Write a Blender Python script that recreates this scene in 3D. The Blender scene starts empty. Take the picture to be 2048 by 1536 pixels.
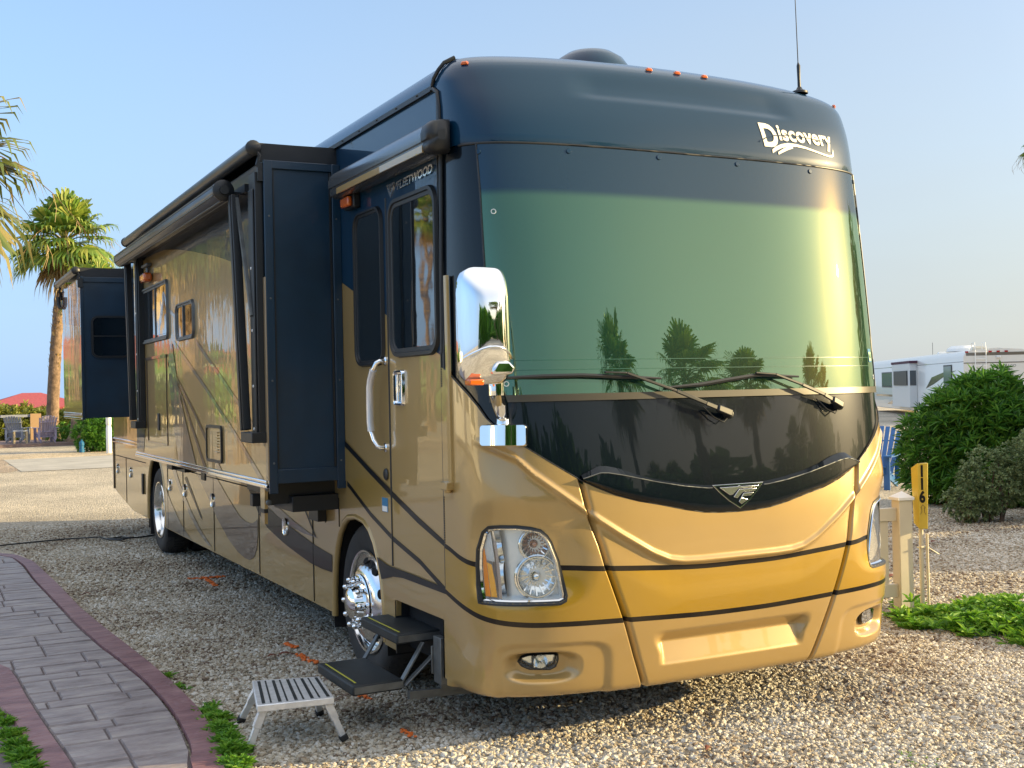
import bpy, bmesh, math, random
from mathutils import Vector, Matrix, noise
R = math.radians
random.seed(7)

# ------------------------------------------------------------------ camera, world, sun, exposure
scene = bpy.context.scene
COL = scene.collection
cam = bpy.data.objects.new('camera', bpy.data.cameras.new('camera')); COL.objects.link(cam)
CR = Vector((0.8903669, -0.45476169, -0.0209423)); CU = Vector((0.01714162, -0.01247965, 0.99977519)); CF = Vector((0.45492081, 0.89052572, 0.00331612))
CP = Vector((-2.395, -5.591, 1.777))
cam.matrix_world = Matrix(((CR.x, CU.x, -CF.x, CP.x), (CR.y, CU.y, -CF.y, CP.y), (CR.z, CU.z, -CF.z, CP.z), (0, 0, 0, 1)))
cam.data.sensor_width = 36; cam.data.lens = 2345.8 / 2048 * 36
cam.data.clip_start = .1; cam.data.clip_end = 3000
scene.camera = cam

SUN_AZ = 64.0      # degrees from -Y towards +X
SUN_EL = 14.7
world = bpy.data.worlds.new('World'); scene.world = world; world.use_nodes = True
nt = world.node_tree; nt.nodes.clear()
wo = nt.nodes.new('ShaderNodeOutputWorld'); bg = nt.nodes.new('ShaderNodeBackground'); sky = nt.nodes.new('ShaderNodeTexSky')
sky.sky_type = 'NISHITA'; sky.sun_disc = False; sky.sun_elevation = R(SUN_EL); sky.sun_rotation = R(180 - SUN_AZ)
sky.altitude = 0; sky.air_density = 1.0; sky.dust_density = 1.2; sky.ozone_density = 3.0
bg.inputs['Strength'].default_value = 0.15
wtc = nt.nodes.new('ShaderNodeTexCoord'); wsp = nt.nodes.new('ShaderNodeSeparateXYZ'); nt.links.new(wtc.outputs['Generated'], wsp.inputs[0])
wmr = nt.nodes.new('ShaderNodeMapRange'); wmr.interpolation_type = 'SMOOTHSTEP'; wmr.inputs['From Min'].default_value = -.02; wmr.inputs['From Max'].default_value = .42; wmr.inputs['To Min'].default_value = .88; wmr.inputs['To Max'].default_value = .42
nt.links.new(wsp.outputs[2], wmr.inputs[0])
wmx = nt.nodes.new('ShaderNodeMix'); wmx.data_type = 'RGBA'     # pale haze veil, thickest at the horizon, warmer round the sun
wdt = nt.nodes.new('ShaderNodeVectorMath'); wdt.operation = 'DOT_PRODUCT'; wdt.inputs[1].default_value = (math.sin(R(SUN_AZ)) * math.cos(R(SUN_EL)), -math.cos(R(SUN_AZ)) * math.cos(R(SUN_EL)), math.sin(R(SUN_EL)))
wmd = nt.nodes.new('ShaderNodeMapRange'); wmd.inputs['From Min'].default_value = -1; wmd.inputs['From Max'].default_value = 1
wrp = nt.nodes.new('ShaderNodeValToRGB'); we_ = wrp.color_ramp.elements
we_[0].position = .30; we_[0].color = (1.32, 2.05, 3.15, 1); we_[1].position = 1; we_[1].color = (4.6, 3.2, 1.5, 1)
for p_, c_ in ((.64, (1.75, 1.92, 2.05, 1)), (.72, (1.9, 1.95, 1.92, 1)), (.88, (3.2, 2.7, 1.8, 1))):
    q_ = we_.new(p_); q_.color = c_
nt.links.new(wtc.outputs['Generated'], wdt.inputs[0]); nt.links.new(wdt.outputs['Value'], wmd.inputs[0]); nt.links.new(wmd.outputs[0], wrp.inputs[0]); nt.links.new(wrp.outputs[0], wmx.inputs[7])
wns = nt.nodes.new('ShaderNodeTexNoise'); wns.inputs['Scale'].default_value = 1.6; wns.inputs['Detail'].default_value = 5
wnp = nt.nodes.new('ShaderNodeMapping'); wnp.inputs['Scale'].default_value = (1, 1, 4); nt.links.new(wtc.outputs['Generated'], wnp.inputs[0]); nt.links.new(wnp.outputs[0], wns.inputs['Vector'])
wnm = nt.nodes.new('ShaderNodeMapRange'); wnm.inputs['From Min'].default_value = .3; wnm.inputs['From Max'].default_value = .7; wnm.inputs['To Min'].default_value = .90; wnm.inputs['To Max'].default_value = 1.10; nt.links.new(wns.outputs['Fac'], wnm.inputs[0])
wml = nt.nodes.new('ShaderNodeMath'); wml.operation = 'MULTIPLY'; wml.use_clamp = True; nt.links.new(wmr.outputs[0], wml.inputs[0]); nt.links.new(wnm.outputs[0], wml.inputs[1])
nt.links.new(wml.outputs[0], wmx.inputs[0]); nt.links.new(sky.outputs[0], wmx.inputs[6])
wov = nt.nodes.new('ShaderNodeMapRange'); wov.interpolation_type = 'SMOOTHSTEP'; wov.inputs['From Min'].default_value = .36; wov.inputs['From Max'].default_value = .80; wov.inputs['To Max'].default_value = .55
nt.links.new(wsp.outputs[2], wov.inputs[0])
wm2 = nt.nodes.new('ShaderNodeMix'); wm2.data_type = 'RGBA'; wm2.inputs[7].default_value = (5.6, 5.5, 5.3, 1)     # white brightening added to the sky above the view, lifts the shaded side
nt.links.new(wov.outputs[0], wm2.inputs[0]); nt.links.new(wmx.outputs[2], wm2.inputs[6]); nt.links.new(wm2.outputs[2], bg.inputs['Color']); nt.links.new(bg.outputs[0], wo.inputs['Surface'])
sd = bpy.data.lights.new('sun', 'SUN'); sun = bpy.data.objects.new('sun', sd); COL.objects.link(sun)
sd.energy = 4.6; sd.angle = R(.55); sd.color = (1.0, .77, .39)
sdir = Vector((math.sin(R(SUN_AZ)) * math.cos(R(SUN_EL)), -math.cos(R(SUN_AZ)) * math.cos(R(SUN_EL)), math.sin(R(SUN_EL))))
sun.rotation_euler = sdir.to_track_quat('Z', 'Y').to_euler()
vs = scene.view_settings
vs.view_transform = 'Standard'; vs.look = 'None'; vs.gamma = 1; vs.use_curve_mapping = False
vs.exposure = 1.2
scene.cycles.max_bounces = 8; scene.cycles.use_denoising = True
scene.cycles.sample_clamp_indirect = 6

# ------------------------------------------------------------------ node / material helpers
def new_mat(name):
    m = bpy.data.materials.new(name); m.use_nodes = True
    return m, m.node_tree, m.node_tree.nodes['Principled BSDF']
def col(c): return (c[0], c[1], c[2], 1)
def pm(name, c, rough=.5, metal=0., coat=0., spec=.5, emit=None, bump=None, var=None, coat_rough=.03):
    """principled material; bump=(scale, distance, detail); var=(scale, amount) brightness mottling"""
    m, t, p = new_mat(name)
    p.inputs['Base Color'].default_value = col(c); p.inputs['Roughness'].default_value = rough
    p.inputs['Metallic'].default_value = metal; p.inputs['Coat Weight'].default_value = coat
    p.inputs['Coat Roughness'].default_value = coat_rough
    p.inputs['Specular IOR Level'].default_value = spec
    tc = t.nodes.new('ShaderNodeTexCoord')
    if bump:
        n = t.nodes.new('ShaderNodeTexNoise'); n.inputs['Scale'].default_value = bump[0]; n.inputs['Detail'].default_value = bump[2]
        b = t.nodes.new('ShaderNodeBump'); b.inputs['Distance'].default_value = bump[1]; b.inputs['Strength'].default_value = 1
        t.links.new(tc.outputs['Object'], n.inputs['Vector']); t.links.new(n.outputs['Fac'], b.inputs['Height'])
        t.links.new(b.outputs[0], p.inputs['Normal']); t.links.new(b.outputs[0], p.inputs['Coat Normal'])
    if var:
        n = t.nodes.new('ShaderNodeTexNoise'); n.inputs['Scale'].default_value = var[0]; n.inputs['Detail'].default_value = 6
        mr = t.nodes.new('ShaderNodeMapRange'); mr.inputs['From Min'].default_value = .3; mr.inputs['From Max'].default_value = .7
        mr.inputs['To Min'].default_value = 1 - var[1]; mr.inputs['To Max'].default_value = 1 + var[1]
        mx = t.nodes.new('ShaderNodeMix'); mx.data_type = 'RGBA'; mx.blend_type = 'MULTIPLY'; mx.inputs[0].default_value = 1
        mx.inputs[6].default_value = col(c)
        t.links.new(tc.outputs['Object'], n.inputs['Vector']); t.links.new(n.outputs['Fac'], mr.inputs[0])
        t.links.new(mr.outputs[0], mx.inputs[7]); t.links.new(mx.outputs[2], p.inputs['Base Color'])
    if emit:
        p.inputs['Emission Color'].default_value = col(emit[0]); p.inputs['Emission Strength'].default_value = emit[1]
    return m
def ramp(t, stops):
    r = t.nodes.new('ShaderNodeValToRGB'); e = r.color_ramp.elements
    e[0].position, e[0].color = stops[0][0], col(stops[0][1]); e[1].position, e[1].color = stops[-1][0], col(stops[-1][1])
    for pz, c in stops[1:-1]:
        q = e.new(pz); q.color = col(c)
    return r
TAN = (.40, .268, .098); GOLD = (.36, .215, .010)
def paint_coat(p, t, wav=0.):
    p.inputs['Metallic'].default_value = .25; p.inputs['Roughness'].default_value = .33
    p.inputs['Coat Weight'].default_value = 1.; p.inputs['Coat Roughness'].default_value = .02
    tc = t.nodes.new('ShaderNodeTexCoord')
    if wav:
        mp = t.nodes.new('ShaderNodeMapping'); mp.inputs['Scale'].default_value = (1, 1.3, .55)
        n = t.nodes.new('ShaderNodeTexNoise'); n.inputs['Scale'].default_value = 3.2; n.inputs['Detail'].default_value = 2.5
        b = t.nodes.new('ShaderNodeBump'); b.inputs['Distance'].default_value = wav; b.inputs['Strength'].default_value = 1
        t.links.new(tc.outputs['Object'], mp.inputs[0]); t.links.new(mp.outputs[0], n.inputs['Vector']); t.links.new(n.outputs['Fac'], b.inputs['Height'])
        t.links.new(b.outputs[0], p.inputs['Normal']); t.links.new(b.outputs[0], p.inputs['Coat Normal'])
def paint(name, c, wav=.0012, metal=.25, rough=.33, spec=.5, coat=1.):
    m, t, p = new_mat(name); p.inputs['Base Color'].default_value = col(c); paint_coat(p, t, wav)
    p.inputs['Metallic'].default_value = metal; p.inputs['Roughness'].default_value = rough
    p.inputs['Specular IOR Level'].default_value = spec; p.inputs['Coat Weight'].default_value = coat
    return m
M = {}
M['tan'] = paint('tan_paint', TAN)
M['gold'] = paint('gold_paint', GOLD)
M['brown'] = paint('brown_paint', (.075, .05, .045))
M['grey'] = paint('grey_paint', (.16, .14, .115))
M['navy'] = paint('navy_paint', (.003, .028, .066), .0008, 0, .35, .08, .75)
M['black'] = paint('black_paint', (.002, .005, .009), .0008, 0, .2, .15, .5)
M['vinyl_black'] = paint('vinyl_black', (.004, .005, .008), .0008, 0, .4, .2, .35)
M['satin'] = pm('satin_navy', (.002, .022, .050), .42, 0, .25, bump=(220, .0002, 2), var=(3, .25))
M['trim'] = pm('black_trim', (.012, .014, .017), .42)
M['rubber'] = pm('tyre_rubber', (.02, .02, .021), .75, bump=(60, .0006, 3), var=(9, .3))
M['chrome'] = pm('chrome', (.86, .87, .88), .045, 1)
M['polish'] = pm('polished_aluminium', (.80, .81, .82), .16, 1, bump=(30, .0002, 2))
M['alu'] = pm('brushed_aluminium', (.78, .79, .81), .38, .55, var=(25, .12))
M['steel'] = pm('grey_steel', (.13, .14, .145), .45, .6, var=(14, .25))
M['dark'] = pm('dark_void', (.006, .006, .007), .9)
M['glass'] = pm('dark_glass', (.006, .010, .014), .02, 0, 1, spec=.8, bump=(5, .0006, 1))
M['curtain'] = pm('curtain_cloth', (.35, .30, .22), .8)
M['amber'] = pm('amber_lens', (.95, .30, .012), .15, 0, .8)
M['orange'] = pm('orange_lens', (.62, .12, .012), .2, 0, .8)
M['red'] = pm('red_lens', (.35, .01, .012), .2, 0, .8)
M['silver'] = pm('silver_reflector', (.78, .80, .81), .13, .9, bump=(40, .0006, 1))
M['white'] = pm('white_paint', (.78, .78, .76), .45, 0, .2)
M['letter'] = pm('cream_lettering', (.82, .78, .66), .4)
M['tread'] = pm('step_tread', (.010, .014, .017), .55, bump=(300, .0012, 3), var=(8, .3))
M['yellow'] = pm('yellow_line', (.42, .40, .04), .6)
M['fabric'] = pm('black_vinyl_fabric', (.010, .013, .018), .55, bump=(8, .004, 2))
M['tube'] = pm('grey_roller', (.10, .105, .11), .33, .5, var=(3, .15))
M['concrete'] = pm('road_concrete', (.36, .34, .30), .9, bump=(9, .01, 6), var=(1.2, .16))

def tint_glass():
    # heat reflecting windshield: green tinted gloss over dark screen, darker shade band on top (UV y = height in metres / 4)
    m, t, p = new_mat('windshield_glass')
    uv = t.nodes.new('ShaderNodeUVMap'); sp = t.nodes.new('ShaderNodeSeparateXYZ'); t.links.new(uv.outputs[0], sp.inputs[0])
    mr = t.nodes.new('ShaderNodeMapRange'); mr.interpolation_type = 'SMOOTHSTEP'
    mr.inputs['From Min'].default_value = 2.705 / 4; mr.inputs['From Max'].default_value = 2.755 / 4
    t.links.new(sp.outputs[1], mr.inputs[0])
    mx = t.nodes.new('ShaderNodeMix'); mx.data_type = 'RGBA'; mx.inputs[6].default_value = (.002, .030, .027, 1); mx.inputs[7].default_value = (.010, .032, .052, 1)
    t.links.new(mr.outputs[0], mx.inputs[0]); t.links.new(mx.outputs[2], p.inputs['Base Color'])
    p.inputs['Roughness'].default_value = .5; p.inputs['Specular IOR Level'].default_value = .02; p.inputs['Coat Weight'].default_value = 1; p.inputs['Coat Roughness'].default_value = .005
    p.inputs['Coat IOR'].default_value = 1.5
    gl = t.nodes.new('ShaderNodeBsdfGlossy'); gl.inputs['Roughness'].default_value = .004
    g2 = t.nodes.new('ShaderNodeMix'); g2.data_type = 'RGBA'; g2.inputs[6].default_value = (.235, .385, .235, 1); g2.inputs[7].default_value = (.04, .075, .11, 1)
    t.links.new(mr.outputs[0], g2.inputs[0]); t.links.new(g2.outputs[2], gl.inputs['Color'])
    mxs = t.nodes.new('ShaderNodeMixShader'); mxs.inputs[0].default_value = .38
    gb = t.nodes.new('ShaderNodeBsdfGlossy'); gb.inputs['Roughness'].default_value = .24; gb.inputs['Color'].default_value = (1, .68, .10, 1)
    mx2 = t.nodes.new('ShaderNodeMixShader'); mx2.inputs[0].default_value = .008
    out = t.nodes['Material Output']
    t.links.new(p.outputs[0], mxs.inputs[1]); t.links.new(gl.outputs[0], mxs.inputs[2]); t.links.new(mxs.outputs[0], mx2.inputs[1]); t.links.new(gb.outputs[0], mx2.inputs[2]); t.links.new(mx2.outputs[0], out.inputs['Surface'])
    return m
M['windshield'] = tint_glass()
def clear_lens():
    m, t, p = new_mat('clear_lens')
    tr = t.nodes.new('ShaderNodeBsdfTransparent'); tr.inputs[0].default_value = (.93, .95, .95, 1)
    p.inputs['Base Color'].default_value = (.5, .52, .53, 1); p.inputs['Roughness'].default_value = .06
    p.inputs['Coat Weight'].default_value = 1
    fr = t.nodes.new('ShaderNodeFresnel'); fr.inputs['IOR'].default_value = 1.3
    ad = t.nodes.new('ShaderNodeMath'); ad.operation = 'ADD'; ad.inputs[1].default_value = .02
    mx = t.nodes.new('ShaderNodeMixShader'); t.links.new(fr.outputs[0], ad.inputs[0]); t.links.new(ad.outputs[0], mx.inputs[0])
    gls = t.nodes.new('ShaderNodeBsdfGlossy'); gls.inputs['Roughness'].default_value = .02
    t.links.new(tr.outputs[0], mx.inputs[1]); t.links.new(gls.outputs[0], mx.inputs[2]); t.links.new(mx.outputs[0], t.nodes['Material Output'].inputs['Surface'])
    return m
M['lens'] = clear_lens()

# ------------------------------------------------------------------ mesh builder
class MB:
    def __init__(s): s.v = []; s.f = []; s.m = []; s.uv = {}
    def add(s, vs, fs, mi=0):
        o = len(s.v); s.v += [tuple(v) for v in vs]
        for f in fs: s.f.append(tuple(i + o for i in f)); s.m.append(mi)
        return o
    def box(s, x0, x1, y0, y1, z0, z1, mi=0):
        s.add([(x, y, z) for x in (x0, x1) for y in (y0, y1) for z in (z0, z1)],
              [(0, 1, 3, 2), (4, 6, 7, 5), (0, 4, 5, 1), (2, 3, 7, 6), (0, 2, 6, 4), (1, 5, 7, 3)], mi)
    def obox(s, c, ax, ay, az, mi=0):
        """oriented box: centre and three half-extent vectors"""
        c, ax, ay, az = map(Vector, (c, ax, ay, az))
        s.add([c + i * ax + j * ay + k * az for i in (-1, 1) for j in (-1, 1) for k in (-1, 1)],
              [(0, 1, 3, 2), (4, 6, 7, 5), (0, 4, 5, 1), (2, 3, 7, 6), (0, 2, 6, 4), (1, 5, 7, 3)], mi)
    def bar(s, a, b, w, h, up=(0, 0, 1), mi=0):
        a, b = Vector(a), Vector(b); d = (b - a); L = d.length; d.normalize()
        x = d.cross(Vector(up))
        if x.length < 1e-4: x = d.cross(Vector((1, 0, 0)))
        x.normalize(); y = x.cross(d)
        s.obox((a + b) / 2, d * L / 2, x * w / 2, y * h / 2, mi)
    def tube(s, pts, r, n=10, mi=0, cap=True, closed=False):
        pts = [Vector(p) for p in pts]; N = len(pts)
        rs = r if isinstance(r, (list, tuple)) else [r] * N
        up = None; rings = []
        for i, p in enumerate(pts):
            if closed: d = pts[(i + 1) % N] - pts[i - 1]
            else: d = pts[min(i + 1, N - 1)] - pts[max(i - 1, 0)]
            d.normalize()
            if up is None:
                up = d.cross(Vector((0, 0, 1)))
                if up.length < .05: up = d.cross(Vector((1, 0, 0)))
            up = (up - d * up.dot(d))
            if up.length < 1e-5: up = d.orthogonal()
            up.normalize(); w = d.cross(up)
            rings.append([p + rs[i] * (math.cos(k * 2 * math.pi / n) * up + math.sin(k * 2 * math.pi / n) * w) for k in range(n)])
        vs = [v for q in rings for v in q]; fs = []
        for i in range(N if closed else N - 1):
            j = (i + 1) % N
            for k in range(n): fs.append((i * n + k, i * n + (k + 1) % n, j * n + (k + 1) % n, j * n + k))
        if cap and not closed: fs += [tuple(range(n - 1, -1, -1)), tuple(range((N - 1) * n, N * n))]
        s.add(vs, fs, mi)
    def lathe(s, prof, o, ax, n=32, mi=0, a0=0., a1=2 * math.pi):
        """prof = [(radius, distance along axis)]"""
        o = Vector(o); ax = Vector(ax).normalized(); u = ax.orthogonal().normalized(); w = ax.cross(u); P = len(prof)
        full = abs(a1 - a0 - 2 * math.pi) < 1e-6; K = n if full else n + 1
        vs = [o + ax * h + r * (math.cos(a0 + (a1 - a0) * k / n) * u + math.sin(a0 + (a1 - a0) * k / n) * w) for r, h in prof for k in range(K)]
        fs = [(i * K + k, i * K + (k + 1) % K, (i + 1) * K + (k + 1) % K, (i + 1) * K + k) for i in range(P - 1) for k in range(n)]
        s.add(vs, fs, mi)
    def prism(s, pts, dv, mi=0):
        """extrude a planar outline by dv"""
        n = len(pts); dv = Vector(dv); pts = [Vector(p) for p in pts]
        s.add(pts + [p + dv for p in pts], [tuple(range(n)), tuple(range(2 * n - 1, n - 1, -1))] + [(i, i + n, (i + 1) % n + n, (i + 1) % n) for i in range(n)], mi)
    def grid(s, rows, mi=0, closed=False, flip=False):
        a = len(rows); b = len(rows[0]); vs = [v for r_ in rows for v in r_]; fs = []
        for i in range(a - 1):
            for j in range(b if closed else b - 1):
                f = (i * b + j, i * b + (j + 1) % b, (i + 1) * b + (j + 1) % b, (i + 1) * b + j)
                fs.append(f[::-1] if flip else f)
        return s.add(vs, fs, mi)
    def sphere(s, c, r, n=12, mi=0, sc=(1, 1, 1)):
        c = Vector(c); rows = []
        for i in range(n // 2 + 1):
            t = math.pi * i / (n // 2)
            rows.append([c + Vector((r * sc[0] * math.sin(t) * math.cos(2 * math.pi * k / n), r * sc[1] * math.sin(t) * math.sin(2 * math.pi * k / n), r * sc[2] * math.cos(t))) for k in range(n)])
        s.grid(rows, mi, closed=True)
    def build(s, name, mats, parent=None, smooth=None, bevel=0, fixn=False, loc=None):
        me = bpy.data.meshes.new(name); me.from_pydata([tuple(v) for v in s.v], [], s.f)
        for m in (mats if isinstance(mats, (list, tuple)) else [mats]): me.materials.append(m)
        me.polygons.foreach_set('material_index', s.m)
        if s.uv:
            l = me.uv_layers.new(name='UVMap')
            for lp in me.loops: l.data[lp.index].uv = s.uv.get(lp.vertex_index, (0, 0))
        me.update()
        if fixn:
            bm = bmesh.new(); bm.from_mesh(me); bmesh.ops.recalc_face_normals(bm, faces=bm.faces); bm.to_mesh(me); bm.free()
        if smooth is not None:
            me.polygons.foreach_set('use_smooth', [True] * len(me.polygons)); me.set_sharp_from_angle(angle=R(smooth))
        o = bpy.data.objects.new(name, me); COL.objects.link(o)
        if bevel:
            bv = o.modifiers.new('bevel', 'BEVEL'); bv.width = bevel; bv.segments = 2; bv.limit_method = 'ANGLE'; bv.angle_limit = R(40)
            me.polygons.foreach_set('use_smooth', [True] * len(me.polygons)); me.set_sharp_from_angle(angle=R(50))
        if parent:
            o.parent = parent
            o.matrix_parent_inverse = Matrix.Translation(-TRUE_LOC.get(parent.name, Vector((0, 0, 0))))
        return o
TRUE_LOC = {}
def empty(name, loc, label, cat, group=None, rz=0.):
    o = bpy.data.objects.new(name, None); COL.objects.link(o); o.location = loc; o.rotation_euler[2] = rz; o.empty_display_size = .2
    o['label'] = label; o['category'] = cat
    if group: o['group'] = group
    TRUE_LOC[o.name] = Vector(loc)
    return o
def tag(o, label=None, cat=None, group=None, kind=None):
    if label: o['label'] = label
    if cat: o['category'] = cat
    if group: o['group'] = group
    if kind: o['kind'] = kind
    return o
def copy_tree(o, parent=None):
    c = o.copy(); COL.objects.link(c); inv = o.matrix_parent_inverse.copy(); c.parent = parent; c.matrix_parent_inverse = inv
    for ch in list(o.children):
        copy_tree(ch, c)
    return c
def rrect(y0, y1, z0, z1, r, n=5):
    out = []
    for cx, cy, a in ((y1 - r, z1 - r, 0), (y0 + r, z1 - r, 90), (y0 + r, z0 + r, 180), (y1 - r, z0 + r, 270)):
        for k in range(n + 1):
            t = R(a + 90 * k / n); out.append((cx + r * math.cos(t), cy + r * math.sin(t)))
    return out
def ring(mb, outer, inner, f, mi=0):
    """flat ring between two outlines with the same number of points, mapped by f"""
    n = len(outer); mb.add([f(*p) for p in outer] + [f(*p) for p in inner], [(i, (i + 1) % n, (i + 1) % n + n, i + n) for i in range(n)], mi)
def lerp(xs, ys, x):
    if x <= xs[0]: return ys[0]
    for i in range(1, len(xs)):
        if x <= xs[i]: return ys[i - 1] + (ys[i] - ys[i - 1]) * (x - xs[i - 1]) / (xs[i] - xs[i - 1])
    return ys[-1]
def sm(a, b, x):
    t = min(max((x - a) / (b - a), 0), 1); return t * t * (3 - 2 * t)
def inside(p, poly):
    c = False; n = len(poly); x, y = p
    for i in range(n):
        x1, y1 = poly[i]; x2, y2 = poly[i - 1]
        if (y1 > y) != (y2 > y) and x < (x2 - x1) * (y - y1) / (y2 - y1) + x1: c = not c
    return c
def spline(xs, ys):
    n = len(xs); h = [xs[i + 1] - xs[i] for i in range(n - 1)]; al = [0] * n
    for i in range(1, n - 1): al[i] = 3 * ((ys[i + 1] - ys[i]) / h[i] - (ys[i] - ys[i - 1]) / h[i - 1])
    l = [1] * n; mu = [0] * n; z = [0] * n
    for i in range(1, n - 1):
        l[i] = 2 * (xs[i + 1] - xs[i - 1]) - h[i - 1] * mu[i - 1]; mu[i] = h[i] / l[i]; z[i] = (al[i] - h[i - 1] * z[i - 1]) / l[i]
    c = [0] * n; b = [0] * n; d = [0] * n
    for j in range(n - 2, -1, -1):
        c[j] = z[j] - mu[j] * c[j + 1]; b[j] = (ys[j + 1] - ys[j]) / h[j] - h[j] * (c[j + 1] + 2 * c[j]) / 3; d[j] = (c[j + 1] - c[j]) / (3 * h[j])
    def f(x):
        x = min(max(x, xs[0]), xs[-1]); j = 0
        while j < n - 2 and x > xs[j + 1]: j += 1
        t = x - xs[j]; return ys[j] + b[j] * t + c[j] * t * t + d[j] * t ** 3
    return f

# ------------------------------------------------------------------ ground and gravel
def gravel_mat(name, base, scale):
    m, t, p = new_mat(name)
    tc = t.nodes.new('ShaderNodeTexCoord')
    v = t.nodes.new('ShaderNodeTexVoronoi'); v.inputs['Scale'].default_value = scale
    t.links.new(tc.outputs['Object'], v.inputs['Vector'])
    sp = t.nodes.new('ShaderNodeSeparateColor'); t.links.new(v.outputs['Color'], sp.inputs[0])
    r = ramp(t, [(0, tuple(.45 * x for x in base)), (.35, tuple(.8 * x for x in base)), (.8, base), (1, tuple(min(1.25 * x, .8) for x in base))])
    t.links.new(sp.outputs[0], r.inputs[0])
    n = t.nodes.new('ShaderNodeTexNoise'); n.inputs['Scale'].default_value = .45; n.inputs['Detail'].default_value = 5
    t.links.new(tc.outputs['Object'], n.inputs['Vector'])
    mr = t.nodes.new('ShaderNodeMapRange'); mr.inputs['From Min'].default_value = .35; mr.inputs['From Max'].default_value = .65; mr.inputs['To Min'].default_value = .75; mr.inputs['To Max'].default_value = 1.1
    t.links.new(n.outputs['Fac'], mr.inputs[0])
    mx = t.nodes.new('ShaderNodeMix'); mx.data_type = 'RGBA'; mx.blend_type = 'MULTIPLY'; mx.inputs[0].default_value = 1
    t.links.new(r.outputs[0], mx.inputs[6]); t.links.new(mr.outputs[0], mx.inputs[7]); t.links.new(mx.outputs[2], p.inputs['Base Color'])
    b = t.nodes.new('ShaderNodeBump'); b.inputs['Strength'].default_value = 1; b.inputs['Distance'].default_value = .03; b.invert = True
    t.links.new(v.outputs['Distance'], b.inputs['Height']); t.links.new(b.outputs[0], p.inputs['Normal'])
    p.inputs['Roughness'].default_value = .85
    return m
GB = (.56, .49, .38)
M['gravel'] = gravel_mat('gravel_ground', GB, 38)
g = MB(); g.add([(-600, -600, 0), (600, -600, 0), (600, 900, 0), (-600, 900, 0)], [(0, 1, 2, 3)])
tag(g.build('ground', M['gravel']), kind='structure')
def stone_mat():
    m, t, p = new_mat('stone')
    oi = t.nodes.new('ShaderNodeObjectInfo')
    r = ramp(t, [(0, (.20, .14, .10)), (.12, (.36, .28, .19)), (.35, (.52, .45, .34)), (.7, (.62, .56, .46)), (1, (.80, .76, .68))])
    pn = t.nodes.new('ShaderNodeTexNoise'); pn.inputs['Scale'].default_value = .8; pn.inputs['Detail'].default_value = 4; t.links.new(oi.outputs['Location'], pn.inputs['Vector'])
    ma = t.nodes.new('ShaderNodeMath'); ma.operation = 'MULTIPLY_ADD'; ma.inputs[1].default_value = 1.6; ma.inputs[2].default_value = -.8; t.links.new(pn.outputs['Fac'], ma.inputs[0])
    mb_ = t.nodes.new('ShaderNodeMath'); mb_.operation = 'ADD'; mb_.use_clamp = True; t.links.new(oi.outputs['Random'], mb_.inputs[0]); t.links.new(ma.outputs[0], mb_.inputs[1]); t.links.new(mb_.outputs[0], r.inputs[0])
    tc = t.nodes.new('ShaderNodeTexCoord'); n = t.nodes.new('ShaderNodeTexNoise'); n.inputs['Scale'].default_value = 60; n.inputs['Detail'].default_value = 4
    t.links.new(tc.outputs['Object'], n.inputs['Vector'])
    mx = t.nodes.new('ShaderNodeMix'); mx.data_type = 'RGBA'; mx.blend_type = 'MULTIPLY'; mx.inputs[0].default_value = .5
    t.links.new(r.outputs[0], mx.inputs[6]); t.links.new(n.outputs['Fac'], mx.inputs[7]); t.links.new(mx.outputs[2], p.inputs['Base Color'])
    p.inputs['Roughness'].default_value = .8
    return m
M['stone'] = stone_mat()
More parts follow.
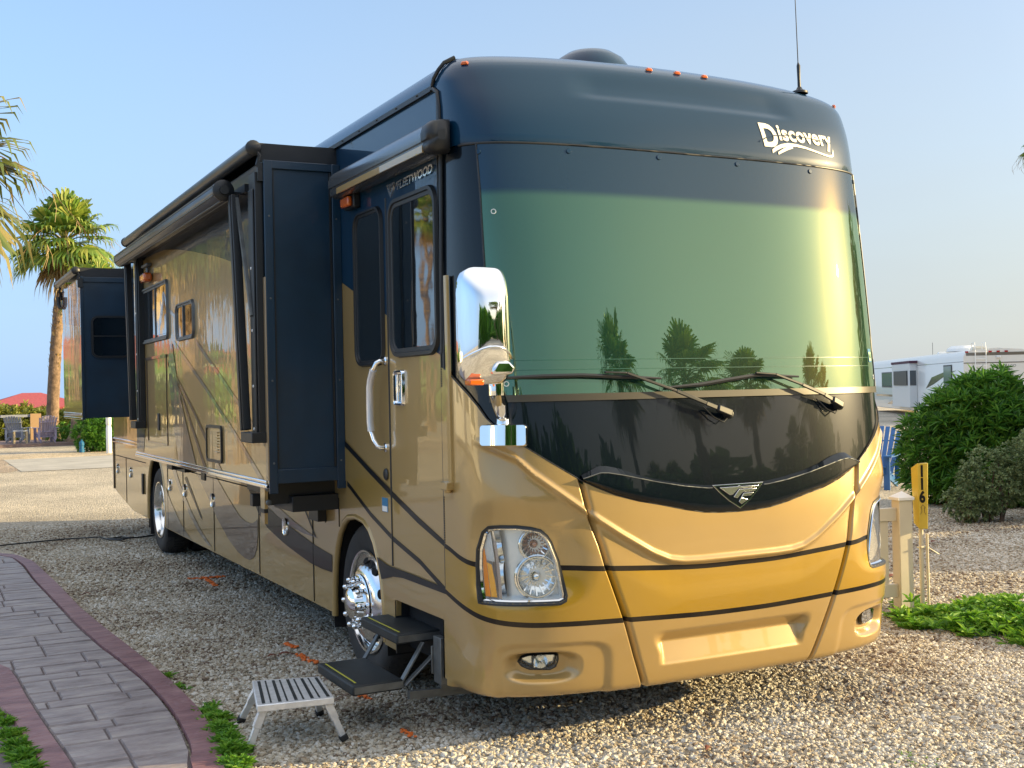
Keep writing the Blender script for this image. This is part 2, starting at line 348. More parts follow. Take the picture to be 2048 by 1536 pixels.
def gravel_scatter(name, polys, density, rmin, rmax, seed):
    mb = MB()
    for pl in polys: mb.add([(x, y, .004) for x, y in pl], [tuple(range(len(pl)))])
    o = mb.build(name, M['stone']); tag(o, 'pale crushed stone gravel spread around the motorhome', kind='stuff')
    ng = bpy.data.node_groups.new('gravel_nodes', 'GeometryNodeTree')
    ng.interface.new_socket('Geometry', in_out='INPUT', socket_type='NodeSocketGeometry')
    ng.interface.new_socket('Geometry', in_out='OUTPUT', socket_type='NodeSocketGeometry')
    N = ng.nodes; Lk = ng.links.new
    gi = N.new('NodeGroupInput'); go = N.new('NodeGroupOutput')
    d = N.new('GeometryNodeDistributePointsOnFaces'); d.inputs['Density'].default_value = density; d.inputs['Seed'].default_value = seed
    Lk(gi.outputs[0], d.inputs['Mesh'])
    jo = N.new('GeometryNodeJoinGeometry')
    for k in range(5):
        ic = N.new('GeometryNodeMeshIcoSphere'); ic.inputs['Radius'].default_value = 1; ic.inputs['Subdivisions'].default_value = 2
        po = N.new('GeometryNodeInputPosition'); nz = N.new('ShaderNodeTexNoise'); nz.noise_dimensions = '4D'; nz.inputs['W'].default_value = k * 7.3 + seed; nz.inputs['Scale'].default_value = 1.1; nz.inputs['Detail'].default_value = 1
        Lk(po.outputs[0], nz.inputs['Vector'])
        mr = N.new('ShaderNodeMapRange'); mr.inputs['From Min'].default_value = .3; mr.inputs['From Max'].default_value = .7; mr.inputs['To Min'].default_value = .45; mr.inputs['To Max'].default_value = 1.25
        Lk(nz.outputs[0], mr.inputs[0])
        sc = N.new('ShaderNodeVectorMath'); sc.operation = 'SCALE'; Lk(po.outputs[0], sc.inputs[0]); Lk(mr.outputs[0], sc.inputs['Scale'])
        m2 = N.new('ShaderNodeVectorMath'); m2.operation = 'MULTIPLY'; m2.inputs[1].default_value = (1, .75, .58); Lk(sc.outputs[0], m2.inputs[0])
        sp = N.new('GeometryNodeSetPosition'); Lk(ic.outputs[0], sp.inputs['Geometry']); Lk(m2.outputs[0], sp.inputs['Position'])
        gti = N.new('GeometryNodeGeometryToInstance'); Lk(sp.outputs[0], gti.inputs[0]); Lk(gti.outputs[0], jo.inputs[0])
    iop = N.new('GeometryNodeInstanceOnPoints'); iop.inputs['Pick Instance'].default_value = True
    Lk(d.outputs['Points'], iop.inputs['Points']); Lk(jo.outputs[0], iop.inputs['Instance'])
    ri = N.new('FunctionNodeRandomValue'); ri.data_type = 'INT'; ri.inputs['Min'].default_value = 0 if False else 0
    for s_ in ri.inputs:
        if s_.name == 'Max' and s_.type == 'INT': s_.default_value = 4
    Lk([o_ for o_ in ri.outputs if o_.type == 'INT'][0], iop.inputs['Instance Index'])
    rr = N.new('FunctionNodeRandomValue'); rr.data_type = 'FLOAT_VECTOR'; rr.inputs[0].default_value = (-.45, -.45, 0); rr.inputs[1].default_value = (.45, .45, 6.283)
    Lk(rr.outputs[0], iop.inputs['Rotation'])
    rs = N.new('FunctionNodeRandomValue'); rs.data_type = 'FLOAT'
    fi = [s_ for s_ in rs.inputs if s_.type == 'VALUE']; fi[0].default_value = rmin; fi[1].default_value = rmax; 
    Lk([o_ for o_ in rs.outputs if o_.type == 'VALUE'][0], iop.inputs['Scale'])
    st = N.new('GeometryNodeSetMaterial'); st.inputs['Material'].default_value = M['stone']; Lk(iop.outputs[0], st.inputs[0])
    jg = N.new('GeometryNodeJoinGeometry'); Lk(st.outputs[0], jg.inputs[0])
    Lk(jg.outputs[0], go.inputs[0])
    md = o.modifiers.new('scatter', 'NODES'); md.node_group = ng
    return o
gravel_scatter('gravel', [[(-1.12, -.5), (4.9, -4.2), (6.6, -.9), (3.2, 1.2), (.4, 1.6), (-1.02, 1.6)], [(-1.02, 1.6), (.4, 1.6), (.6, 5.0), (-1.18, 5.0)]], 2600, .008, .0185, 3)
gravel_scatter('gravel', [[(-1.18, 5.0), (.6, 5.0), (.9, 12), (-1.9, 12), (-1.3, 8.6)], [(3.2, 1.2), (6.6, -.9), (12, 5), (5.5, 8.5), (3.0, 3.0)]], 900, .011, .022, 5)
# ------------------------------------------------------------------ stamped concrete path
RI = ([-.6, .1, .28, .47, .89, 1.29, 1.8, 2.4, 3.04, 3.92, 4.96, 6.48, 7.67, 8.31, 8.7, 12], [-1.33, -1.26, -1.21, -1.19, -1.16, -1.15, -1.16, -1.20, -1.26, -1.31, -1.34, -1.39, -1.40, -1.45, -1.60, -3.4])
RO = ([-.6, 0, .23, .61, 1.11, 1.66, 2.36, 2.99, 3.73, 4.67, 6.12, 7.88, 8.59, 8.95, 12], [-1.17, -1.11, -1.06, -1.02, -1.0, -1.01, -1.04, -1.08, -1.13, -1.18, -1.21, -1.27, -1.39, -1.62, -3.3])
LI = [(-1.72, -.6), (-1.745, .2), (-1.75, .4), (-1.765, .64), (-1.785, .96), (-1.81, 1.4), (-1.83, 1.84), (-1.845, 2.32), (-1.865, 2.65), (-1.93, 2.85), (-2.1, 2.98), (-2.5, 3.05), (-5, 3.1)]
LO = [(-1.88, -.6), (-1.885, .2), (-1.89, .48), (-1.92, .74), (-1.93, 1.05), (-1.95, 1.33), (-1.99, 1.65), (-2.03, 2.1), (-2.07, 2.5), (-2.14, 2.66), (-2.3, 2.74), (-2.6, 2.79), (-5, 2.83)]
def path_mat(name, c1, c2, c3):
    m, t, p = new_mat(name); tc = t.nodes.new('ShaderNodeTexCoord')
    mp = t.nodes.new('ShaderNodeMapping'); mp.inputs['Scale'].default_value = (1, 2.6, 1); t.links.new(tc.outputs['Object'], mp.inputs[0])
    n = t.nodes.new('ShaderNodeTexNoise'); n.inputs['Scale'].default_value = 3.5; n.inputs['Detail'].default_value = 9; n.inputs['Roughness'].default_value = .65
    t.links.new(mp.outputs[0], n.inputs['Vector']); r = ramp(t, [(.3, c1), (.5, c2), (.72, c3)]); t.links.new(n.outputs['Fac'], r.inputs[0])
    t.links.new(r.outputs[0], p.inputs['Base Color'])
    n2 = t.nodes.new('ShaderNodeTexNoise'); n2.inputs['Scale'].default_value = 6; n2.inputs['Detail'].default_value = 5; n2.inputs['Distortion'].default_value = .6
    t.links.new(mp.outputs[0], n2.inputs['Vector'])
    b = t.nodes.new('ShaderNodeBump'); b.inputs['Distance'].default_value = .02; b.inputs['Strength'].default_value = 1
    t.links.new(n2.outputs['Fac'], b.inputs['Height']); t.links.new(b.outputs[0], p.inputs['Normal']); p.inputs['Roughness'].default_value = .5
    return m
M['slate'] = path_mat('stamped_slate', (.15, .12, .12), (.265, .225, .225), (.38, .335, .315))
M['border'] = path_mat('red_border', (.13, .06, .07), (.21, .105, .115), (.30, .17, .17))
M['joint'] = pm('joint_dark', (.12, .10, .10), .9)
ZT = .035
mb = MB()
# dark bed of the joints
mb.add([(-6, -.6, ZT - .013), (lerp(*RI, -.6), -.6, ZT - .013), (lerp(*RI, .6), .6, ZT - .013), (lerp(*RI, 1.4), 1.4, ZT - .013), (lerp(*RI, 3), 3, ZT - .013), (lerp(*RI, 5), 5, ZT - .013), (lerp(*RI, 8.3), 8.3, ZT - .013), (lerp(*RI, 8.7), 8.7, ZT - .013), (-3.4, 12, ZT - .013), (-6, 12, ZT - .013)], [tuple(range(10))], 1)
def xl(y):
    if y > 2.85: return -6.
    ys = [p[1] for p in LI[:10]]; xs = [p[0] for p in LI[:10]]; return lerp(ys, xs, y)
rng = random.Random(21)
y = -.6; row = 0
while y < 11:
    h = rng.choice([.17, .24, .31, .38]); y1 = min(y + h, 11.5); g_ = .007
    a0, a1, b0, b1 = xl(y + g_), xl(y1 - g_), lerp(*RI, y + g_), lerp(*RI, y1 - g_)
    cuts = []; x = max(b0, b1) - rng.uniform(.14, .40)
    while x > min(a0, a1) + .06:
        cuts.append(x); x -= rng.choice([.34, .44, .56])
    xs = [None] + cuts + [None]
    for i in range(len(xs) - 1):
        rr_ = (b0 - g_, b1 - g_) if xs[i] is None else (xs[i] - g_ * .6, xs[i] - g_ * .6)
        ll_ = (a0 + g_, a1 + g_) if xs[i + 1] is None else (xs[i + 1] + g_ * .6, xs[i + 1] + g_ * .6)
        if min(rr_) - max(ll_) < .02: continue
        dz = rng.uniform(-.002, .002); e = .007
        n_ = max(2, int((min(rr_) - max(ll_)) / .05))
        jit = lambda: rng.uniform(-.003, .003)
        lo = [(ll_[0] + (rr_[0] - ll_[0]) * k / n_, y + g_ + .005 + jit()) for k in range(n_ + 1)]; hi = [(ll_[1] + (rr_[1] - ll_[1]) * k / n_, y1 - g_ - .004 + jit()) for k in range(n_, -1, -1)]
        o_ = lo + hi; cx = sum(p[0] for p in o_) / len(o_); cy = sum(p[1] for p in o_) / len(o_)
        top = [(p[0] + (e if p[0] < cx else -e) * min(1, abs(p[0] - cx) / .03), p[1] + (e if p[1] < cy else -e), ZT + dz) for p in o_]
        bot = [(p[0], p[1], ZT - .014) for p in o_]; K = len(o_)
        mb.add(top + bot, [tuple(range(K))] + [(k, k + K, (k + 1) % K + K, (k + 1) % K) for k in range(K)], 0)
    y = y1; row += 1
tag(mb.build('path', [M['slate'], M['joint']]), 'stamped slate pattern concrete path curving beside the motorhome', kind='structure')
mb = MB()
ys = [-.6 + k * .12 for k in range(106)]
rows = [[(lerp(*RI, v) + .006, v, ZT - .02), (lerp(*RI, v) + .010, v, ZT + .004), (lerp(*RO, v) - .012, v, ZT + .003), (lerp(*RO, v) + .01 * noise.noise(Vector((0, v * 3, 0))), v, ZT - .02), (lerp(*RO, v) + .01, v, -.02)] for v in ys]
mb.grid(rows, flip=True)
def fine(pl, n=6):
    out = []
    for i in range(len(pl) - 1):
        for k in range(n): out.append(tuple(pl[i][j] + (pl[i + 1][j] - pl[i][j]) * k / n for j in (0, 1)))
    return out + [pl[-1]]
fi_, fo_ = fine(LI), fine(LO)
rows = [[(a[0] - .004, a[1], ZT - .02), (a[0] - .008, a[1] - .002, ZT + .004), (b[0] + .012, b[1] + .002, ZT + .003), (b[0], b[1], ZT - .02), (b[0] - .01, b[1] - .01, -.02)] for a, b in zip(fi_, fo_)]
mb.grid(rows)
tag(mb.build('path_border', M['border'], smooth=50), 'reddish stamped border along both edges of the path', kind='structure')

# ------------------------------------------------------------------ motorhome: shape of the front
RV = empty('motorhome', (1.3, 5, 0), 'large tan and navy blue motorhome with extended slide outs and green tinted windshield', 'motorhome')
Cz = spline([.2, .3, .45, .65, .9, 1.15, 1.4, 1.8, 2.4, 3.0, 3.2, 3.33, 3.41, 3.46], [.70, .745, .78, .815, .832, .825, .795, .735, .645, .56, .515, .455, .38, .27])
Nz = spline([.2, 1.4, 1.9, 2.4, 3.0, 3.46], [3.2, 3.2, 3.6, 3.7, 3.1, 2.8])
HW = 1.295; NT = 240; NK = 160; Z0 = .2; DZ = .02; NZ = 164; ZTOP = 3.46
def hwz(z):
    t = min(max((z - 3.31) / .15, 0), 1); return HW - .13 * (1 - math.sqrt(max(1 - t * t, 0)))
TAB = []; STOT = []
for i in range(NZ):
    z = Z0 + i * DZ; Cc = Cz(z); nn = Nz(z); pts = []
    for k in range(NT + 1):
        t = k / NT * math.pi / 2
        pts.append((HW * math.sin(t) ** (2 / nn), Cc * (math.cos(t) ** (2 / 5.2) if k < NT else 0.)))
    s = [0]
    for k in range(NT): s.append(s[-1] + math.hypot(pts[k + 1][0] - pts[k][0], pts[k + 1][1] - pts[k][1]))
    row = []; j = 0; STOT.append(s[-1])
    for q in range(NK + 1):
        t = q / NK * s[-1]
        while j < NT - 1 and s[j + 1] < t: j += 1
        w = (t - s[j]) / max(s[j + 1] - s[j], 1e-9); row.append((pts[j][0] + w * (pts[j + 1][0] - pts[j][0]), pts[j][1] + w * (pts[j + 1][1] - pts[j][1])))
    TAB.append(row)
def surf(U, z):
    zi = min(max((z - Z0) / DZ, 0), NZ - 1.001); i = int(zi); w = zi - i
    q = min(abs(U), 1) * NK; k = min(int(q), NK - 1); v = q - k
    a, b = TAB[i], TAB[i + 1]
    x = (a[k][0] + v * (a[k + 1][0] - a[k][0])) * (1 - w) + (b[k][0] + v * (b[k + 1][0] - b[k][0])) * w
    y = (a[k][1] + v * (a[k + 1][1] - a[k][1])) * (1 - w) + (b[k][1] + v * (b[k + 1][1] - b[k][1])) * w
    x *= hwz(z) / HW
    cr = .045 * (1 - (x / HW) ** 2) * sm(3.15, 3.42, z)
    return Vector((HW + (x if U > 0 else -x), -y, z + cr))
def nrm(U, z):
    e = .012; a = surf(min(U + e, 1), z); b = surf(max(U - e, -1), z); c = surf(U, min(z + e, 3.459)); d = surf(U, z - e)
    n = (a - b).cross(c - d); n.normalize(); return n
YB = .14                     # the front moulding meets the side walls at y = -YB
def ub(z): return 1 - YB / lerp([Z0 + i * DZ for i in range(NZ)], STOT, z)
SEAM = ([.28, .465, .663, .914, 1.017, 1.181, 1.33], [.288, .323, .357, .406, .421, .452, .470])
def seam(z): return lerp(*SEAM, z)
CRq, CRz = [0, .124, .18, .222, .272, .359, .427, .458, .521, .586, .631, .688, .76], [.908, .908, .912, .925, .965, 1.062, 1.146, 1.185, 1.272, 1.362, 1.443, 1.490, 1.53]
HL = [(.744, .751), (.754, .83), (.757, .917), (.754, 1.0), (.735, 1.082), (.716, 1.108), (.680, 1.114), (.635, 1.115), (.60, 1.108), (.573, 1.096), (.557, 1.07), (.547, 1.040), (.529, .949), (.520, .87), (.512, .79), (.514, .768), (.527, .757), (.624, .755)]
FG = [(.642, .458), (.630, .485), (.612, .495), (.575, .499), (.541, .496), (.531, .485), (.530, .462), (.536, .430), (.552, .418), (.61, .424), (.632, .440)]
def relief(U, z):
    q = abs(U); D = 0.; L = 1.95
    # seams between the bonnet panel and the corner mouldings
    if z < 1.36:
        d = (q - seam(z)) * L
        D -= .022 * (1 - sm(.006, .034, -d)) * (1 if d < 0 else 0)
        D -= .020 * math.exp(-(d / .0055) ** 2)
    # crease
    zc = lerp(CRq, CRz, q); dz = (z - zc)
    fade = 1 - sm(.66, .76, q)
    D += .013 * math.exp(-(dz / .016) ** 2) * fade
    D -= .012 * sm(.0, .03, -dz) * (1 - sm(.03, .20, -dz)) * fade
    # headlamp bowl
    rx = abs(q - .612) / .178; rz = (z - .955); rz = rz / (.29 if rz > 0 else .225)
    rho = (rx ** 3.2 + abs(rz) ** 3.2) ** (1 / 3.2)
    D -= .036 * (1 - sm(.45, 1.08, rho))
    # lamp pocket in the bumper
    rx = abs(q - .575) / .105; rz = abs(z - .443) / .078; rho = (rx ** 2.8 + rz ** 2.8) ** (1 / 2.8)
    D -= .055 * (1 - sm(.65, 1.05, rho))
    rx = abs(q - .545) / .158; rz = abs(z - .40) / .165; rho = (rx ** 5 + rz ** 5) ** .2
    D -= .012 * (1 - sm(.85, 1.03, rho))
    # air scoop
    if z < .60:
        prof = (sm(.578, .505, z) * .55 + .45 * min(max((.578 - z) / .073, 0), 1)) * (1 - min(max((.503 - z) / .095, 0), 1) * .88)
        D -= .052 * prof * (1 - sm(.225, .25 + .02 * sm(.45, .55, z), q)) * sm(.398, .410, z)
    # stripe line shoulder and rolled bottom edge
    D -= .006 * math.exp(-((z - .655) / .03) ** 2) * 0
    if z < .335: D -= .05 * (1 - math.sqrt(max(0, 1 - ((.335 - z) / .056) ** 2)))
    D *= 1 - sm(.86, .92, q)
    return D
def fpos(U, z, off=0., rel=False):
    p = surf(U, z); return p + nrm(U, z) * (off + (relief(U, z) if rel else 0))
def patch(rows_z, lo, hi, nU, off=0., rel=False, uv=False, mb=None, mi=0):
    mb = mb or MB(); rows = []
    for z in rows_z:
        a, b = lo(z), hi(z); rows.append([fpos(a + (b - a) * k / nU, z, off, rel) for k in range(nU + 1)])
    o = mb.grid(rows, mi)
    if uv:
        for i, z in enumerate(rows_z):
            for k in range(nU + 1):
                a, b = lo(z), hi(z); mb.uv[o + i * (nU + 1) + k] = (.5 + .5 * (a + (b - a) * k / nU), z / 4)
    return mb
def fr(a, b, n): return [a + (b - a) * k / n for k in range(n + 1)]
def front_poly(mb, pts, off, rel=False, mi=0, side=1):
    """fill an outline given in (U, z) by fans from its centroid with rings so that it follows the surface"""
    cu = sum(p[0] for p in pts) / len(pts); cz = sum(p[1] for p in pts) / len(pts); N = len(pts); rings = 5
    rows = [[fpos(side * (cu + (p[0] - cu) * k / rings), cz + (p[1] - cz) * k / rings, off, rel) for p in pts] for k in range(rings, 0, -1)]
    o = mb.grid(rows, mi, closed=True, flip=side > 0)
    c = len(mb.v); mb.v.append(tuple(fpos(side * cu, cz, off, rel))); b = o + (rings - 1) * N
    for k in range(N):
        f = (b + k, b + (k + 1) % N, c); mb.f.append(f[::-1] if side > 0 else f); mb.m.append(mi)
def offset_outline(pts, d, sx=1.9):
    """grow an outline in (U, z); d in metres"""
    n = len(pts); out = []
    ar = sum(pts[i][0] * pts[(i + 1) % n][1] - pts[(i + 1) % n][0] * pts[i][1] for i in range(n)); s = 1 if ar > 0 else -1
    for i in range(n):
        a, b, c = pts[i - 1], pts[i], pts[(i + 1) % n]
        tx, tz = (c[0] - a[0]) * sx, c[1] - a[1]; l = math.hypot(tx, tz) or 1
        out.append((b[0] + s * tz / l * d / sx, b[1] - s * tx / l * d))
    return out
def dense(pts, step=.02):
    out = []; n = len(pts)
    for i in range(n):
        a, b = pts[i], pts[(i + 1) % n]; k = max(1, int(math.hypot((b[0] - a[0]) * 1.9, b[1] - a[1]) / step))
        out += [(a[0] + (b[0] - a[0]) * j / k, a[1] + (b[1] - a[1]) * j / k) for j in range(k)]
    return out

# V shaped top edge of the tan moulding
Vq, Vz = [0, .06, .11, .17, .244, .31, .376, .425, .46875, .54, .61, .66, .709, .738, .775, .819, .886, 1], [1.128, 1.131, 1.138, 1.158, 1.190, 1.215, 1.252, 1.29, 1.330, 1.412, 1.495, 1.555, 1.630, 1.692, 1.75, 1.80, 1.867, 1.94]
# black glossy panel + pillars (all the front above the V), navy cap on top
mb = MB(); rows = []
for j in range(81):
    r_ = []
    for k in range(161):
        u_ = (-1 + 2 * k / 160) * ub(1.5); zb_ = lerp(Vq, Vz, abs(u_)) - .012; r_.append(fpos(u_, zb_ + (2.978 - zb_) * j / 80))
    rows.append(r_)
mb.grid(rows)
mb.build('front_panel', M['black'], RV, smooth=60)
mb = MB(); zs = fr(2.982, 3.20, 10) + fr(3.207, 3.30, 14) + fr(3.31, 3.459, 22); nU = 170; rows = []
for z in zs:
    b_ = ub(z); rows.append([fpos(-b_ + 2 * b_ * k / nU, z, .005 * sm(2.982, 2.99, z) * (1 - sm(3.2, 3.4, z)) - .016 * sm(3.215, 3.262, z) * (1 - sm(3.275, 3.38, z)) * (1 - sm(.34, .47, abs(-b_ + 2 * b_ * k / nU)))) for k in range(nU + 1)])
def zroof(x):
    a = min(abs(x - HW), HW)
    if a > HW - .13: 
        t = (a - (HW - .13)) / .13; zb = 3.31 + .15 * math.sqrt(max(1 - t * t, 0))
    else: zb = 3.46
    return zb + .045 * (1 - (a / HW) ** 2) * sm(3.15, 3.42, zb)
last = rows[-1]
for w in (.35, .7, 1.0):
    rows.append([Vector((p.x, p.y + (-YB - p.y) * w, p.z + (zroof(p.x) - p.z) * w)) for p in last])
rows = [[rows[0][k] - nrm(-ub(zs[0]) + 2 * ub(zs[0]) * k / nU, zs[0]) * .012 for k in range(nU + 1)]] + rows
mb.grid(rows)
cap = mb.build('front_cap', M['navy'], RV, smooth=60)

# lower front moulding
def bumper_mat():
    m, t, p = new_mat('front_paint'); paint_coat(p, t, .0006)
    uv = t.nodes.new('ShaderNodeUVMap'); sp = t.nodes.new('ShaderNodeSeparateXYZ'); t.links.new(uv.outputs[0], sp.inputs[0])
    def curve(pts):
        c = t.nodes.new('ShaderNodeFloatCurve'); cv = c.mapping.curves[0]
        cv.points[0].location = pts[0]; cv.points[1].location = pts[-1]
        for q in pts[1:-1]: cv.points.new(*q)
        c.mapping.update(); t.links.new(sp.outputs[0], c.inputs['Value']); return c
    c1 = curve([(0, .874), (.12, .875), (.22, .884), (.30, .894), (.41, .908), (.52, .918), (.66, .919), (.756, .925), (.823, .943), (.906, .980), (1, 1.0)])
    c2 = curve([(0, .636), (.12, .638), (.2, .643), (.36, .652), (.51, .655), (.62, .657), (.71, .670), (.80, .700), (.912, .748), (1, .79)])
    def band(c, w):
        s = t.nodes.new('ShaderNodeMath'); s.operation = 'SUBTRACT'; t.links.new(sp.outputs[1], s.inputs[0]); t.links.new(c.outputs[0], s.inputs[1])
        a = t.nodes.new('ShaderNodeMath'); a.operation = 'ABSOLUTE'; t.links.new(s.outputs[0], a.inputs[0])
        l = t.nodes.new('ShaderNodeMath'); l.operation = 'LESS_THAN'; l.inputs[1].default_value = w; t.links.new(a.outputs[0], l.inputs[0])
        g_ = t.nodes.new('ShaderNodeMath'); g_.operation = 'GREATER_THAN'; g_.inputs[1].default_value = 0; t.links.new(s.outputs[0], g_.inputs[0])
        return l, g_
    l1, g1 = band(c1, .0125); l2, g2 = band(c2, .0125)
    mid = t.nodes.new('ShaderNodeMath'); mid.operation = 'SUBTRACT'; t.links.new(g2.outputs[0], mid.inputs[0]); t.links.new(g1.outputs[0], mid.inputs[1])
    ln = t.nodes.new('ShaderNodeMath'); ln.operation = 'MAXIMUM'; t.links.new(l1.outputs[0], ln.inputs[0]); t.links.new(l2.outputs[0], ln.inputs[1])
    m1 = t.nodes.new('ShaderNodeMix'); m1.data_type = 'RGBA'; m1.inputs[6].default_value = col(TAN); m1.inputs[7].default_value = col(GOLD); t.links.new(mid.outputs[0], m1.inputs[0])
    m2 = t.nodes.new('ShaderNodeMix'); m2.data_type = 'RGBA'; m2.inputs[7].default_value = (.008, .008, .010, 1); t.links.new(m1.outputs[2], m2.inputs[6]); t.links.new(ln.outputs[0], m2.inputs[0])
    tcn = t.nodes.new('ShaderNodeTexCoord'); dn = t.nodes.new('ShaderNodeTexNoise'); dn.inputs['Scale'].default_value = 2.5; dn.inputs['Detail'].default_value = 8; t.links.new(tcn.outputs['Object'], dn.inputs['Vector'])
    dr = t.nodes.new('ShaderNodeMapRange'); dr.inputs['From Min'].default_value = .35; dr.inputs['From Max'].default_value = .75; dr.inputs['To Min'].default_value = .0; dr.inputs['To Max'].default_value = .16; t.links.new(dn.outputs['Fac'], dr.inputs[0])
    vs_ = t.nodes.new('ShaderNodeTexVoronoi'); vs_.inputs['Scale'].default_value = 34; t.links.new(tcn.outputs['Object'], vs_.inputs['Vector'])
    vl = t.nodes.new('ShaderNodeMath'); vl.operation = 'LESS_THAN'; vl.inputs[1].default_value = .045; t.links.new(vs_.outputs['Distance'], vl.inputs[0])
    va = t.nodes.new('ShaderNodeMath'); va.operation = 'MULTIPLY_ADD'; va.inputs[1].default_value = .35; va.use_clamp = True; t.links.new(vl.outputs[0], va.inputs[0]); t.links.new(dr.outputs[0], va.inputs[2])
    m3 = t.nodes.new('ShaderNodeMix'); m3.data_type = 'RGBA'; m3.inputs[7].default_value = (.20, .15, .09, 1); t.links.new(va.outputs[0], m3.inputs[0]); t.links.new(m2.outputs[2], m3.inputs[6]); t.links.new(m3.outputs[2], p.inputs['Base Color'])
    cw = t.nodes.new('ShaderNodeMath'); cw.operation = 'MULTIPLY_ADD'; cw.inputs[1].default_value = -.75; cw.inputs[2].default_value = 1; t.links.new(ln.outputs[0], cw.inputs[0]); t.links.new(cw.outputs[0], p.inputs['Coat Weight'])
    sw_ = t.nodes.new('ShaderNodeMath'); sw_.operation = 'MULTIPLY_ADD'; sw_.inputs[1].default_value = -.4; sw_.inputs[2].default_value = .5; t.links.new(ln.outputs[0], sw_.inputs[0]); t.links.new(sw_.outputs[0], p.inputs['Specular IOR Level'])
    return m
M['front_paint'] = bumper_mat()
HLs = offset_outline(HL, .001); FGs = offset_outline(FG, .001)
mb = MB(); NU = 384; NV = 190; KR = NV + 1
cols = []
def warp(Uf, z):
    q = abs(Uf); w = sm(.14, .40, q) * (1 - sm(.40, .72, q)) if q < .72 else 0
    if q <= .40: w = sm(.10, .40, q)
    return math.copysign(q + (seam(z) - .40) * w, Uf)
def ufs():
    out = []; u0 = ub(1.); n = NU // 2
    base = sorted(set([round(u0 * k / 170, 5) for k in range(171)] + [.40] + [.40 + d for d in (-.012, -.009, -.006, -.004, -.002, .002, .004, .006, .009, .012)] + [round(.49 + .0026 * i_, 5) for i_ in range(108)]))
    base = [b_ for b_ in base]; return [-b_ for b_ in base[::-1] if b_ > 0] + base
UFS = ufs(); NU = len(UFS) - 1
for Uf in UFS:
    zb = .28; vt = lerp(Vq, Vz, abs(Uf))
    for _ in range(4): vt = lerp(Vq, Vz, abs(warp(Uf, vt)))
    cols.append([(warp(Uf, zb + (vt - zb) * j / NV), zb + (vt - zb) * j / NV) for j in range(NV + 1)])
rows = []
for j in range(NV + 1):
    rows.append([fpos(cols[k][j][0], cols[k][j][1], .012, True) for k in range(NU + 1)])
o0 = len(mb.v); b = NU + 1
mb.v += [tuple(v) for r_ in rows for v in r_]
for j in range(NV + 1):
    for k in range(NU + 1): mb.uv[j * b + k] = (abs(cols[k][j][0]), cols[k][j][1])
for j in range(NV):
    for k in range(NU):
        c = ((abs(cols[k][j][0]) + abs(cols[k + 1][j][0])) / 2, (cols[k][j][1] + cols[k][j + 1][1]) / 2)
        if inside(c, HLs) or inside(c, FGs): continue
        mb.f.append((j * b + k, j * b + k + 1, (j + 1) * b + k + 1, (j + 1) * b + k)); mb.m.append(0)
# returned top and bottom edges
t0 = len(mb.v)
for k in range(NU + 1):
    mb.v.append(tuple(fpos(cols[k][-1][0], cols[k][-1][1], -.004))); mb.uv[t0 + k] = (abs(cols[k][-1][0]), cols[k][-1][1])
for k in range(NU): mb.f.append((NV * b + k, NV * b + k + 1, t0 + k + 1, t0 + k)); mb.m.append(0)
t1 = len(mb.v)
for k in range(NU + 1):
    p = Vector(rows[0][k]); mb.v.append((HW + (p.x - HW) * .86, p.y * .8 - .02, p.z + .012)); mb.uv[t1 + k] = (.5, .3)
for k in range(NU): mb.f.append((t1 + k, t1 + k + 1, k + 1, k)); mb.m.append(0)
mb.build('front_moulding', M['front_paint'], RV, smooth=50)
# bright bead along the V
mb = MB(); rows = []
for k in range(0, NU + 1): rows.append(fpos(cols[k][-1][0], cols[k][-1][1] + .002, .010))
mb.tube([p for p in rows if p.y < -YB - .03], .0035, 6); mb.build('moulding_bead', M['trim'], RV, smooth=60)

# windshield
we = lambda z: lerp([1.735, 1.8, 2.1, 2.375, 2.73, 2.975], [.690, .693, .703, .714, .728, .742], z)
mb = patch(fr(1.742, 2.972, 60), lambda z: -we(z), lambda z: we(z), 110, .004, uv=True)
WS = mb.build('windshield', M['windshield'], RV, smooth=60)
mb = patch(fr(1.708, 1.742, 3), lambda z: -.70, lambda z: .705, 100, .011)
mb.build('windshield_trim', pm('bronze_trim', (.050, .045, .034), .35, .2), RV, smooth=60)
mb = MB()
for s_ in (-1, 1): mb.tube([fpos(s_ * we(z), z, .006) for z in fr(1.73, 2.975, 40)], .0055, 6)
mb.tube([fpos(u, 2.978, .004) for u in fr(-.80, .80, 110)], .006, 6)
mb.build('windshield_seal', M['trim'], RV, smooth=60)
for u, z in ((-.735, 2.934), (-.462, 2.945), (-.15, 2.946), (.15, 2.946), (.462, 2.945), (.735, 2.934)):
    p = fpos(u, z, .004); n = nrm(u, z); mb = MB(); mb.lathe([(.013, 0), (.013, .004), (.011, .006), (.0001, .006)], p, n, 16)
    mb.build('mounting_button', M['navy'], RV, smooth=40)
for u, z in ((-.689, 2.634), (-.654, 1.796), (.654, 1.796)):
    p = fpos(u, z, .0045); n = nrm(u, z); mb = MB(); mb.lathe([(.013, 0), (.013, .003), (.0095, .003), (.0095, 0)], p, n, 16)
    mb.build('glass_button', M['white'], WS, smooth=40)
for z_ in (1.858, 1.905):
    patch([z_, z_ + .003], lambda z: -.66, lambda z: .62, 90, .0052).build('dash_reflection', pm('painted_reflection', (.025, .095, .07), .25), WS)  # lighter green strips painted as the dash edge's reflection in the glass
# inspection sticker
mb = patch([1.880, 1.955], lambda z: .623, lambda z: .648, 3, .0065); mb.build('sticker_edge', pm('sticker_blue', (.02, .16, .34), .4), WS)
mb = patch([1.888, 1.937], lambda z: .6255, lambda z: .6455, 3, .0080); mb.build('sticker', pm('sticker_green', (.42, .68, .42), .4), WS)
